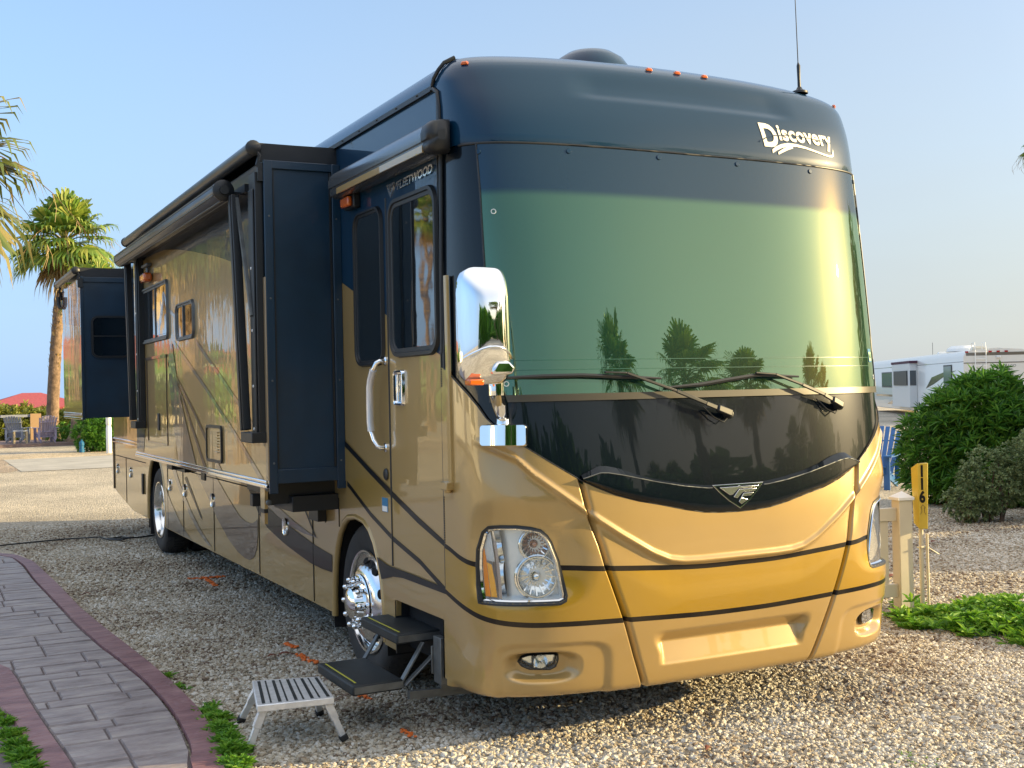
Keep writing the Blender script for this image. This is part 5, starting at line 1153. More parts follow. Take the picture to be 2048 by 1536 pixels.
for a_, f_ in zip(att, feet):
    a_ = a_ - Vector((0, 0, .03)); f_ = Vector((f_.x, f_.y, .012)); m_ = a_ + (f_ - a_) * .35; e_ = a_ + (f_ - a_) * .88
    mb = MB(); mb.bar(a_, m_ + (e_ - m_) * .15, .040, .030, (0, 1, 0)); mb.bar(m_, e_, .032, .024, (0, 1, 0)); lg_ = mb.build('leg', M['alu'], ST, bevel=.003)
    mb = MB(); mb.bar(e_ - (e_ - m_) * .05, f_, .042, .036, (0, 1, 0)); mb.build('rubber_foot', M['rubber'], lg_, bevel=.006)

# ------------------------------------------------------------------ foliage materials
def leaf_mat(name, c1, c2, c3=None, trans=.35, rough=.5):
    m, t, p = new_mat(name)
    g_ = t.nodes.new('ShaderNodeNewGeometry'); tc = t.nodes.new('ShaderNodeTexCoord')
    n = t.nodes.new('ShaderNodeTexNoise'); n.inputs['Scale'].default_value = 2.2; n.inputs['Detail'].default_value = 5; t.links.new(tc.outputs['Object'], n.inputs['Vector'])
    ad = t.nodes.new('ShaderNodeMath'); ad.operation = 'ADD'; ml = t.nodes.new('ShaderNodeMath'); ml.operation = 'MULTIPLY'; ml.inputs[1].default_value = .5
    t.links.new(g_.outputs['Random Per Island'], ml.inputs[0]); t.links.new(ml.outputs[0], ad.inputs[0])
    m2 = t.nodes.new('ShaderNodeMath'); m2.operation = 'MULTIPLY'; m2.inputs[1].default_value = .5; t.links.new(n.outputs['Fac'], m2.inputs[0]); t.links.new(m2.outputs[0], ad.inputs[1])
    r = ramp(t, [(.2, c1), (.5, c2), (.8, c3 or c2)]); t.links.new(ad.outputs[0], r.inputs[0]); t.links.new(r.outputs[0], p.inputs['Base Color'])
    p.inputs['Roughness'].default_value = rough
    tl = t.nodes.new('ShaderNodeBsdfTranslucent'); t.links.new(r.outputs[0], tl.inputs[0])
    mx = t.nodes.new('ShaderNodeMixShader'); mx.inputs[0].default_value = trans
    t.links.new(p.outputs[0], mx.inputs[1]); t.links.new(tl.outputs[0], mx.inputs[2]); t.links.new(mx.outputs[0], t.nodes['Material Output'].inputs['Surface'])
    return m
M['frond2'] = leaf_mat('palm_frond_dry', (.06, .11, .02), (.15, .18, .04), (.32, .24, .09))
M['frond'] = leaf_mat('palm_frond', (.05, .13, .02), (.16, .27, .035), (.38, .38, .07))
M['dead'] = leaf_mat('dead_frond', (.20, .12, .05), (.38, .26, .11), (.50, .38, .19), .25)
M['bark'] = pm('palm_bark', (.20, .135, .09), .9, bump=(24, .03, 6), var=(7, .45))
M['bark_grey'] = pm('palm_bark_grey', (.34, .29, .23), .9, bump=(24, .02, 6), var=(5, .25))
M['oleander'] = leaf_mat('oleander_leaf', (.03, .11, .018), (.085, .24, .028), (.20, .38, .045), .3, .42)
M['sage'] = leaf_mat('grey_green_leaf', (.09, .14, .06), (.20, .27, .12), (.34, .41, .20), .2, .6)
M['weed'] = leaf_mat('ground_cover_leaf', (.06, .18, .02), (.14, .33, .025), (.28, .46, .05), .35)
M['olive'] = leaf_mat('hedge_leaf', (.09, .13, .02), (.22, .25, .04), (.38, .38, .08), .3)
M['stem'] = pm('woody_stem', (.10, .07, .05), .9)

def fan(mb, base, d, L, R_, rg, droop=.5, n=22, mi=0, petiole=True, w0=.078):
    """fan palm leaf: petiole of length L from base along d, blade radius R_"""
    d = d.normalized(); side = d.cross(Vector((0, 0, 1)))
    if side.length < .1: side = d.orthogonal()
    side.normalize(); up = side.cross(d)
    tip = base + d * L + Vector((0, 0, -droop * .25 * L))
    mid = base + d * L * .5 + Vector((0, 0, .03 * L))
    if petiole: mb.tube([base, mid, tip], [.035, .022, .014], 4, mi + 1, cap=False)
    dd = (d + Vector((0, 0, -droop * .45))).normalized(); side = dd.cross(up).normalized(); up2 = side.cross(dd)
    for k in range(n):
        a = R(-118 + 236 * k / (n - 1)) + rg.uniform(-.03, .03); ln = R_ * (1 - .30 * abs(a) / 2.1) * rg.uniform(.88, 1.05)
        v = dd * math.cos(a) + side * math.sin(a) + up2 * .12; v.normalize(); tv = v.cross(up2).normalized(); w = w0 * R_ * (1.25 - .25 * abs(a))
        fold = up2 * w * .4
        p1 = tip + v * ln * .55; dr = Vector((0, 0, -1)) * ln * (.10 + .35 * droop * rg.uniform(.4, 1.2))
        p2 = p1 + v * ln * .30 + dr * .45; p3 = p2 + v * ln * .10 + dr * .9
        mb.add([tip - tv * .008, tip + tv * .008, p1 - tv * w + fold, p1 + tv * w - fold, p2 - tv * w * .45, p2 + tv * w * .45, p3], [(0, 1, 3, 2), (2, 3, 5, 4), (4, 5, 6)], mi)
def palm(name, pos, H_, crown_r, label, group=None, seed=1, n=46, lean=(0, 0), r0=.24, r1=.16, dead=14, wind=(0, 0, 0), fibre=.35, leaf='frond', lw=.06):
    rg = random.Random(seed); t = empty(name, pos, label, 'palm tree', group); pos = Vector(pos); top = pos + Vector((lean[0], lean[1], H_))
    pts = []; rs = []
    for k in range(41):
        w = k / 40; p = pos.lerp(top, w) + Vector((lean[0], lean[1], 0)) * (w * w - w) * .5; pts.append(p)
        r_ = r0 + (r1 - r0) * w; r_ *= 1 + (.06 if k % 2 else -.04) * (1 if w > fibre else .3) + rg.uniform(-.03, .03)
        if w < .07: r_ *= 1.5 - w * 6
        if w > .90: r_ *= 1 + (w - .9) * 5
        rs.append(r_)
    mb = MB(); mb.tube(pts, rs, 14)
    mb.build('trunk', M['bark_grey'] if fibre > .9 else M['bark'], t, smooth=80)
    # old leaf bases
    mb = MB()
    for k in range(160):
        w = 1 - (rg.random() ** 1.6) * (1 - fibre) if k > 20 else rg.uniform(0, .1); p = pos.lerp(top, w) + Vector((lean[0], lean[1], 0)) * (w * w - w) * .5; a = rg.uniform(0, 6.283); o = Vector((math.cos(a), math.sin(a), 0)); rr = (r0 + (r1 - r0) * w) * 1.0
        q = o.cross(Vector((0, 0, 1))); b = p + o * rr * .85; h = rg.uniform(.08, .2)
        mb.add([b - q * .05, b + q * .05, b + o * .08 + Vector((0, 0, h)) + q * .025, b + o * .08 + Vector((0, 0, h)) - q * .025], [(0, 1, 2, 3)])
    mb.build('leaf_bases', M['dead'], t)
    mb = MB()
    for k in range(n):
        el = R(88 - 118 * (k / n) ** .85 + rg.uniform(-8, 8)); az = k * 2.39996 + rg.uniform(-.2, .2)
        d = Vector((math.cos(az) * math.cos(el), math.sin(az) * math.cos(el), math.sin(el))) + Vector(wind)
        fan(mb, top + Vector((0, 0, .15)), d, crown_r * rg.uniform(.42, .56), crown_r * rg.uniform(.46, .58), rg, droop=.35 + .6 * k / n, w0=lw)
    mb.build('crown', [M[leaf], M['olive']], t)
    mb = MB()
    for k in range(dead):
        el = R(-35 - 50 * rg.random()); az = rg.uniform(0, 6.283)
        d = Vector((math.cos(az) * math.cos(el), math.sin(az) * math.cos(el), math.sin(el)))
        fan(mb, top - Vector((0, 0, .1)), d, crown_r * rg.uniform(.2, .4), crown_r * rg.uniform(.35, .5), rg, droop=1.2, n=14, w0=.05)
    # drooping flower stalks
    for k in range(8):
        az = rg.uniform(0, 6.283); p = top + Vector((0, 0, .2)); o = Vector((math.cos(az), math.sin(az), 0)); L_ = crown_r * rg.uniform(1.0, 1.35)
        pl = [p + o * L_ * w + Vector((0, 0, L_ * (.75 * w - 1.15 * w * w))) for w in fr(0, 1, 8)]
        mb.tube(pl, [.016 - .012 * w for w in fr(0, 1, 8)], 3, 1, cap=False)
        for q in range(10):
            b = pl[rg.randint(4, 8)]; v = Vector((rg.uniform(-.15, .15), rg.uniform(-.15, .15), -rg.uniform(.15, .45))); mb.tube([b, b + v * .5 + o * .04, b + v], [.006, .005, .003], 3, 1, cap=False)
    mb.build('dead_fronds', [M['dead'], M['dead']], t)
    return t
palm('fan_palm', (2.42, 43.6, 0), 7.75, 2.35, 'tall fan palm with rough brown trunk behind the purple chairs', 'fan palms beyond the motorhome', 3, n=46, r0=.25, r1=.18, dead=18, lean=(.62, 0))
palm('fan_palm', (3.05, 40.9, 0), 5.5, 1.6, 'shorter leaning fan palm half hidden by the rear slide out', 'fan palms beyond the motorhome', 8, n=26, lean=(.85, 0), r0=.30, r1=.2, dead=16)
palm('fan_palm', (-2.55, 13.3, 0), 4.95, 2.2, 'near fan palm at the left edge whose fronds hang into the sky', 'fan palms beyond the motorhome', 12, n=40, dead=30, leaf='frond2')
palm('fan_palm', (41.15, 28.4, 0), 11.3, 1.35, 'distant fan palm at the right edge above the white trailer', 'fan palms beyond the motorhome', 15, n=40, wind=(-.1, 0, .1))

def lance(mb, b, d, L, w, rg, mi=0, curl=.25):
    d = d.normalized(); s_ = d.cross(Vector((rg.uniform(-.3, .3), rg.uniform(-.3, .3), 1)))
    if s_.length < .05: s_ = d.orthogonal()
    s_.normalize(); u_ = s_.cross(d)
    m_ = b + d * L * .5 + u_ * L * .05; e_ = b + d * L - Vector((0, 0, curl * L * .5))
    mb.add([b, m_ - s_ * w, e_, m_ + s_ * w], [(0, 1, 2), (0, 2, 3)], mi)
def clump_bush(name, blobs, n, L, w, mat, label, cat, group=None, seed=1, per=9, loc=None, stems=True, up=.5, shell=.55):
    """blobs = [(x, y, z, rx, ry, rz)]; leaf rosettes in the outer part of the blobs"""
    rg = random.Random(seed); x0 = sum(b[0] for b in blobs) / len(blobs); y0 = sum(b[1] for b in blobs) / len(blobs)
    t = empty(name, (x0, y0, 0), label, cat, group); mb = MB(); tot = sum(b[3] * b[4] + b[3] * b[5] + b[4] * b[5] for b in blobs)
    for bx, by, bz, rx, ry, rz in blobs:
        k_ = int(n * (rx * ry + rx * rz + ry * rz) / tot)
        for _ in range(k_):
            v = Vector((rg.gauss(0, 1), rg.gauss(0, 1), rg.gauss(0, 1))).normalized(); s_ = shell + (1 - shell) * rg.random() ** .6
            s_ *= 1 + .22 * noise.noise(v * 2.6 + Vector((bx, by, seed)))
            p = Vector((bx + v.x * rx * s_, by + v.y * ry * s_, bz + v.z * rz * s_))
            if p.z < .03: continue
            ax = (v + Vector((0, 0, up)) + Vector((rg.uniform(-.4, .4), rg.uniform(-.4, .4), rg.uniform(-.2, .4)))).normalized(); sc = rg.uniform(.7, 1.2)
            o1 = ax.orthogonal().normalized(); o2 = ax.cross(o1)
            for q in range(per):
                a = q * 2.4 + rg.uniform(-.3, .3); t_ = rg.uniform(.35, 1.0)
                d = ax * (1.15 - t_ * .9) + (o1 * math.cos(a) + o2 * math.sin(a)) * t_
                lance(mb, p + ax * (.25 * L * (q / per)), d, L * sc * rg.uniform(.7, 1.1), w * sc, rg)
    mb.build('foliage', mat, t)
    if stems:
        mb = MB()
        for k in range(26):
            bx, by, bz, rx, ry, rz = blobs[k % len(blobs)]; a = rg.uniform(0, 6.28); e_ = Vector((bx + math.cos(a) * rx * .7 * rg.random(), by + math.sin(a) * ry * .7 * rg.random(), bz + rz * rg.uniform(-.2, .6))); b_ = Vector((bx + math.cos(a) * rx * .25, by + math.sin(a) * ry * .25, 0))
            mb.tube([b_, b_.lerp(e_, .5) + Vector((rg.uniform(-.1, .1), rg.uniform(-.1, .1), .1)), e_], [.018, .013, .006], 5)
        mb.build('stems', M['stem'], t)
    return t
clump_bush('oleander_bush', [(10.68, 6.5, .70, .60, .6, .70), (10.95, 6.25, 1.15, .5, .5, .6), (11.15, 6.15, .85, .95, .8, .95), (12.15, 5.35, 1.0, .95, .9, 1.0), (13.3, 4.7, 1.0, 1.1, .9, 1.02), (14.6, 4.1, .95, 1.1, .9, 1.0), (11.0, 6.0, .45, .80, .7, .5), (12.3, 5.1, .45, 1.0, .8, .55), (13.5, 4.5, .45, 1.1, .8, .55)], 7000, .20, .0145, M['oleander'], 'large green oleander bush with narrow leaves in front of the white trailer', 'bush', seed=4, per=11, up=.7)
clump_bush('shrub', [(9.45, 4.62, .52, .44, .38, .40), (10.05, 4.35, .70, .60, .45, .46), (9.2, 4.7, .26, .40, .3, .24), (10.6, 4.0, .6, .6, .45, .5)], 2600, .055, .013, M['sage'], 'small grey green shrub beside the big oleander bush', 'bush', seed=9, per=12, up=.4)
# weeds: countless small plants
def weeds(name, spots, mat, label, seed, L=.06, w=.010, per=7):
    rg = random.Random(seed); mb = MB()
    for x, y, r_, n, hz in spots:
        for _ in range(int(n * .55)):
            a = rg.uniform(0, 6.283); q = r_ * 1.15 * math.sqrt(rg.random()) * (.75 + .6 * noise.noise(Vector((math.cos(a) * 2 + x * 3, math.sin(a) * 2 + y * 3, 0)))); px, py = x + math.cos(a) * q, y + math.sin(a) * q; h = hz * (1 - .6 * (q / r_) ** 2) * rg.uniform(.1, 1.25) * (.55 + .9 * abs(noise.noise(Vector((px * 7, py * 7, 3))))); b = Vector((px, py, max(h, .012)))
            for k in range(per):
                an = k * 2.4 + rg.uniform(-.4, .4); d = Vector((math.cos(an), math.sin(an), rg.uniform(.15, 1.3))); lance(mb, b, d, L * rg.uniform(.6, 1.2), w, rg, curl=.4)
            if h > .03: mb.tube([(px, py, 0), (px + rg.uniform(-.01, .01), py, h * .6), b], .0022, 3, cap=False)
    return tag(mb.build(name, mat), label, kind='stuff')
weeds('ground_cover', [(4.35, .62, .34, 260, .06), (4.6, .40, .30, 330, .12), (4.35, .15, .30, 300, .10), (4.75, .55, .28, 260, .12), (4.5, -.05, .25, 260, .12), (4.25, .35, .22, 200, .09), (4.75, .1, .35, 300, .11), (4.9, .8, .25, 160, .08), (5.1, .3, .35, 220, .07), (4.0, .55, .18, 70, .04), (4.15, .85, .16, 60, .05), (4.45, 1.15, .16, 50, .04)], M['weed'], 'bright green weeds at the foot of the number post', 31, L=.078, w=.015, per=7)
weeds('grass', [(4.45, -.35, .28, 150, .09), (4.85, -.25, .25, 130, .10), (4.2, -.25, .2, 60, .05)], M['weed'], 'tufts of grass in the gravel', 32, L=.13, w=.004, per=9)
weeds('ground_cover', [(4.5, .3, .55, 60, .16), (4.9, .2, .45, 50, .17), (4.2, .6, .35, 30, .12)], M['weed'], 'taller leafy sprigs standing above the weeds by the number post', 35, L=.11, w=.017, per=8)
weeds('moss', [(1.55, -1.75, .22, 60, .0), (1.75, -1.55, .15, 30, .0)], M['weed'], 'thin moss on the gravel', 37, L=.012, w=.004, per=4)
weeds('grass', [(-.99, 1.0, .06, 24, .03), (-.97, .80, .08, 60, .05), (-1.0, .55, .08, 80, .06), (-1.02, .35, .08, 90, .06), (-1.04, .15, .08, 90, .07), (-1.06, -.05, .09, 90, .06), (-1.0, 1.62, .05, 14, .02), (-1.01, 1.95, .04, 10, .02), (-.93, 1.1, .04, 10, .02),
    (-1.99, 1.3, .06, 50, .05), (-1.98, 1.05, .07, 70, .05), (-1.97, .8, .07, 80, .05), (-1.95, .6, .07, 90, .05), (-1.94, .4, .07, 80, .05), (-2.05, 1.5, .08, 60, .04)], M['weed'], 'green weeds along the edges of the stamped path', 33, L=.058, w=.006, per=7)

# ------------------------------------------------------------------ right side: vinyl fence, number post, blue chair, white trailer
M['vinyl'] = pm('cream_vinyl', (.62, .56, .43), .42, 0, .1, var=(4, .06))
FN = empty('vinyl_fence', (4.33, 1.05, 0), 'cream vinyl rail fence ending in a square capped post', 'fence')
P0 = Vector((4.33, 1.06, 0)); fd = Vector((-.97, .25, 0)).normalized()
def rotbox(mb, c, hx, hy, z0, z1, d=fd):
    s_ = Vector((-d.y, d.x, 0)); mb.obox(Vector((c.x, c.y, (z0 + z1) / 2)), d * hx, s_ * hy, Vector((0, 0, (z1 - z0) / 2)))
for k, dist in enumerate((0, 1.55)):
    c = P0 + fd * dist; mb = MB(); rotbox(mb, c, .056, .056, 0, .86); ps_ = mb.build('post', M['vinyl'], FN, bevel=.006)
    mb = MB(); s_ = Vector((-fd.y, fd.x, 0)); q = [c + fd * a * .068 + s_ * b * .068 + Vector((0, 0, .86)) for a, b in ((-1, -1), (1, -1), (1, 1), (-1, 1))]; mb.add(q + [p + Vector((0, 0, .02)) for p in q] + [c + Vector((0, 0, .925))], [(0, 3, 2, 1), (0, 1, 5, 4), (1, 2, 6, 5), (2, 3, 7, 6), (3, 0, 4, 7), (4, 5, 8), (5, 6, 8), (6, 7, 8), (7, 4, 8)]); mb.build('post_cap', M['white'], ps_)
for z0, z1 in ((.70, .80), (.12, .22)):
    mb = MB(); rotbox(mb, P0 + fd * .775, .72, .022, z0, z1); mb.build('rail', M['vinyl'], FN, bevel=.004)
for k in range(8):
    mb = MB(); rotbox(mb, P0 + fd * (.17 + k * .175), .045, .011, .22, .70); mb.build('picket', M['vinyl'], FN, bevel=.003)
NP = empty('number_post', (4.46, 1.0, 0), 'yellow wedge shaped site marker reading 116 on a thin white pipe', 'sign')
q0 = Vector((4.437, .975, 0)); mb = MB(); mb.tube([q0, q0 + Vector((0, 0, .72))], .017, 12); mb.tube([q0 + Vector((.035, -.03, 0)), q0 + Vector((.03, -.03, .60))], .010, 8)
mb.build('pipe', M['vinyl'], NP, smooth=50)
mb = MB(); mb.tube([q0 + Vector((-.02, -.02, .50)), q0 + Vector((.03, -.025, .505)), q0 + Vector((.04, .02, .50)), q0 + Vector((-.015, .02, .495))], .007, 6, closed=True); mb.tube([q0 + Vector((.03, -.03, .50)), q0 + Vector((.07, -.05, .47)), q0 + Vector((.12, -.06, .44))], .004, 5); mb.build('tie_string', M['vinyl'], NP, smooth=60)
M['signyellow'] = pm('yellow_sign', (.56, .42, .05), .4, var=(6, .12))
vd = Vector((.62, .78, 0)).normalized(); rd_ = Vector((vd.y, -vd.x, 0))   # facing the lens side
sb = q0 + Vector((0, 0, .64)) - vd * .02
def sp_(a, d, z): return sb + rd_ * a + vd * d + Vector((0, 0, z))
mb = MB(); outl = lambda a0, a1, d0, d1, z0, z1: None
fz = [(-.018, .0), (.045, .0), (.055, .50), (-.022, .50)]
vsx = [sp_(a, -.02, z) for a, z in fz] + [sp_(-.050, .04, .04), sp_(.045, .05, 0), sp_(.055, .05, .50), sp_(-.062, .04, .46)]
mb.add(vsx, [(0, 1, 2, 3), (0, 3, 7, 4), (1, 5, 6, 2), (5, 4, 7, 6), (3, 2, 6, 7), (0, 4, 5, 1)]); mb.build('marker_board', M['signyellow'], NP, fixn=True, bevel=.003)
for k, ch in enumerate('116'):
    text_part(ch, .118, lambda x, y, w, k=k: sp_(-.012 + x * .72, -.0225, .400 - k * .098 + y), M['dark'], 'site_number', NP, 0, .0055)
mb = MB(); A = [(-.006, .11), (.004, .13), (.004, .16), (-.004, .16), (.012, .185), (.030, .16), (.022, .16), (.022, .13), (.034, .11)]
for i in range(len(A) - 1): mb.bar(sp_(A[i][0], -.0215, A[i][1]), sp_(A[i + 1][0], -.0215, A[i + 1][1]), .0025, .0025)
mb.build('arrow_outline', M['stem'], NP)

def adirondack(name, pos, rz, mat, label, group=None, back=None):
    t = empty(name, pos, label, 'chair', group, rz); o = Vector(pos); Rz = Matrix.Rotation(0, 3, 'Z')
    def P(x, y, z): return o + Vector((x, y, z))
    # seat faces -y locally (front at -y), back leans to +y
    back = back or mat
    mb = MB()
    for s_ in (-1, 1): mb.bar(P(.25 * s_, -.38, .33), P(.25 * s_, .42, .05), .03, .12, (0, 0, 1)); 
    mb.build('back_leg', mat, t)
    for s_ in (-1, 1):
        mb = MB(); mb.bar(P(.29 * s_, -.33, 0), P(.29 * s_, -.33, .53), .03, .10, (1, 0, 0)); mb.build('front_leg', mat, t)
        mb = MB(); mb.bar(P(.33 * s_, -.42, .545), P(.33 * s_, .36, .545), .13, .022, (0, 0, 1)); mb.build('armrest', mat, t)
        mb = MB(); mb.bar(P(.29 * s_, .30, .12), P(.29 * s_, .30, .535), .03, .08, (1, 0, 0)); mb.build('arm_support', mat, t)
    mb = MB()
    for k in range(6): mb.bar(P(-.28, -.36 + k * .095, .375 - k * .034), P(.28, -.36 + k * .095, .375 - k * .034), .085, .018, (0, 0, 1))
    mb.build('seat', mat, t)
    mb = MB()
    for k in range(7):
        a = (k - 3) / 3; h = .80 + .13 * math.sqrt(max(0, 1 - a * a * .9)); x0_, x1_ = a * .22, a * .29
        mb.bar(P(x0_, .12, .20), P(x1_, .12 + h * .42, .20 + h * .86), .070, .018, (0, 1, 0))
    mb.build('backrest', back, t)
    mb = MB(); mb.bar(P(-.27, .245, .40), P(.27, .245, .40), .05, .02, (0, 0, 1)); mb.build('back_slat', mat, t); mb = MB(); mb.bar(P(-.29, .44, .76), P(.29, .44, .76), .05, .02, (0, 0, 1)); mb.build('back_slat', mat, t)
    return t
M['lilac'] = pm('weathered_lilac', (.34, .30, .42), .7, var=(3, .15)); M['greywood'] = pm('weathered_grey_wood', (.30, .32, .38), .75, var=(3, .2)); M['blue'] = pm('blue_plastic', (.02, .13, .38), .4, 0, .2)
adirondack('adirondack_chair', (1.95, 41.0, .12), R(188), M['lilac'], 'lilac wooden garden chair with slatted back turned to the road')
adirondack('adirondack_chair', (1.05, 41.9, .12), R(155), M['greywood'], 'grey wooden garden chair partly behind the small wooden table')
adirondack('adirondack_chair', (11.72, 8.95, 0), R(-60), M['blue'], 'bright blue garden chair between motorhome nose and oleander bush')
TB = empty('side_table', (1.08, 40.9, .12), 'small square wooden table in front of the grey garden chair', 'table')
mb = MB(); mb.box(.83, 1.33, 40.65, 41.15, .56, .60); mb.build('table_top', M['greywood'], TB)
for x, y in ((.87, 40.69), (1.29, 40.69), (.87, 41.11), (1.29, 41.11)):
    mb = MB(); mb.box(x - .03, x + .03, y - .03, y + .03, .12, .56); mb.build('leg', pm('pale_wood', (.45, .36, .22), .8), TB)
# deck and road on the far left
mb = MB(); mb.box(-6, 2.9, 40.2, 44.5, 0, .12); tag(mb.build('deck', pm('deck_boards', (.20, .14, .13), .8, var=(3, .2))), 'low reddish timber deck under the garden chairs', 'deck')
mb = MB(); rr = [(x, 24.9 + .12 * noise.noise(Vector((x * .4, 0, 3))), 31.2 + .1 * noise.noise(Vector((x * .5, 2, 3)))) for x in fr(-.1, 12, 30)]; mb.grid([[(x, a, .010) for x, a, b in rr], [(x, b, .010) for x, a, b in rr]], flip=True)
tag(mb.build('road', M['concrete']), kind='structure')
mb = MB(); mb.add([(-40, 24.6, .006), (-.4, 24.9, .006), (.25, 26.6, .006), (-.3, 28.2, .006), (.2, 30, .006), (-.2, 31.2, .006), (-40, 31.4, .006)], [tuple(range(7))]); tag(mb.build('road', gravel_mat('sandy_road', (.42, .33, .24), 25)), kind='structure')
mb = MB(); mb.add([(-30, 31.3, .008), (12, 31.2, .008), (12, 34.4, .008), (-30, 35.2, .008)], [(0, 1, 2, 3)]); tag(mb.build('path', gravel_mat('sand_verge', (.60, .48, .32), 20)), kind='structure')
BO = empty('bollard', (3.02, 32.7, 0), 'slim white marker post with rounded cap beside the dense green bush', 'post'); mb = MB(); mb.lathe([(.085, 0), (.085, .80), (.075, .82), (.07, .88), (.085, .90), (.085, 1.2), (.05, 1.26), (.0001, 1.27)], (3.02, 32.7, 0), (0, 0, 1), 16); mb.build('pole', M['white'], BO, smooth=40)
mb = MB(); mb.lathe([(.07, 0), (.08, .02), (.08, .10), (.07, .12), (.07, .22), (.08, .24), (.08, .32), (.06, .36), (.03, .37), (.03, .42), (.0001, .42)], (2.36, 33.9, 0), (0, 0, 1), 14); tag(mb.build('barrel', pm('blue_bin', (.01, .12, .26), .4)), 'small bright blue barrel at the left foot of the round green bush', 'barrel')
WF = empty('wooden_fence', (1.0, 44.8, 0), 'low timber rail fence with one broad post behind the garden chairs', 'fence')
mb = MB(); mb.box(-5, 2.0, 44.75, 44.85, 1.02, 1.12); mb.build('rail', M['greywood'], WF); mb = MB(); mb.box(1.75, 2.15, 44.7, 44.9, 0, 1.15); mb.build('post', pm('warm_wood', (.40, .26, .14), .8), WF)
rg = random.Random(5)
clump_bush('hedge', [(-7.2 + k * 1.25, 47.5 + rg.uniform(-.5, .5), .58 + rg.uniform(-.08, .1), 1.2, 1.2, .78 + rg.uniform(0, .18)) for k in range(12)], 7000, .24, .045, M['olive'], 'long yellow green hedge behind the garden chairs and palm', 'hedge', seed=6, per=7, up=.6, stems=False)
clump_bush('bush', [(2.55, 34.4, .55, .42, .5, .62), (2.95, 34.2, .60, .45, .5, .66), (3.2, 34.4, .5, .5, .5, .6)], 900, .13, .022, M['oleander'], 'round dense green bush below the rear slide out', 'bush', seed=7, per=8, up=.5, stems=False)
clump_bush('bush', [(3.9, 39.5, .8, .9, .8, .9), (5.0, 39.5, .8, .9, .8, .9), (2.9, 41.8, .35, .8, .6, .4)], 900, .2, .03, M['oleander'], 'green bush at the foot of the leaning palm', 'bush', seed=17, per=8, up=.5, stems=False)

def house(name, pos, label, w=9., ridge=4.4, roofc=(.33, .055, .055), rise=1.9, wallc=(.58, .50, .33)):
    t = empty(name, pos, label, 'house'); o = Vector(pos); zz = o.z
    mb = MB(); mb.box(o.x - w, o.x + w, o.y, o.y + 9, zz, zz + 3.1); mb.build('wall', pm('house_wall', wallc, .8, var=(1, .08)), t)
    mb = MB(); z0, z1 = zz + 3.05, zz + 3.05 + rise
    mb.add([(o.x - w - .7, o.y - .7, z0), (o.x + w + .7, o.y - .7, z0), (o.x + w + .7, o.y + 9.7, z0), (o.x - w - .7, o.y + 9.7, z0), (o.x - ridge, o.y + 4.5, z1), (o.x + ridge, o.y + 4.5, z1)], [(0, 1, 5, 4), (1, 2, 5), (2, 3, 4, 5), (3, 0, 4), (0, 3, 2, 1)])
    mb.box(o.x - w - .7, o.x + w + .7, o.y - .76, o.y - .70, z0 - .13, z0 + .05); mb.build('roof', pm('red_roof', roofc, .7, bump=(3, .05, 3)), t)
    n = max(1, int(w * 2 / 3))
    for k in range(n):
        x = o.x - w + (k + .5) * 2 * w / n; mb = MB(); mb.box(x - 1.15, x + 1.15, o.y - .06, o.y - .001, zz + 1.1, zz + 2.7); w_ = mb.build('window', M['white'], t)
        mb = MB(); mb.box(x - 1.05, x - .03, o.y - .09, o.y - .06, zz + 1.2, zz + 2.6); mb.box(x + .03, x + 1.05, o.y - .09, o.y - .06, zz + 1.2, zz + 2.6); mb.build('pane', pm('screen_glass', (.16, .18, .19), .2), w_)
    return t
house('house', (7.3, 106, -2.15), 'cream house with a red hipped roof behind the hedge', w=4.3, ridge=.8, rise=1.35)
house('house', (-1.6, 110, -2.2), 'low wing of the cream house with flat red roof at the left edge', w=4.2, ridge=3.6, rise=.7, roofc=(.36, .07, .07))

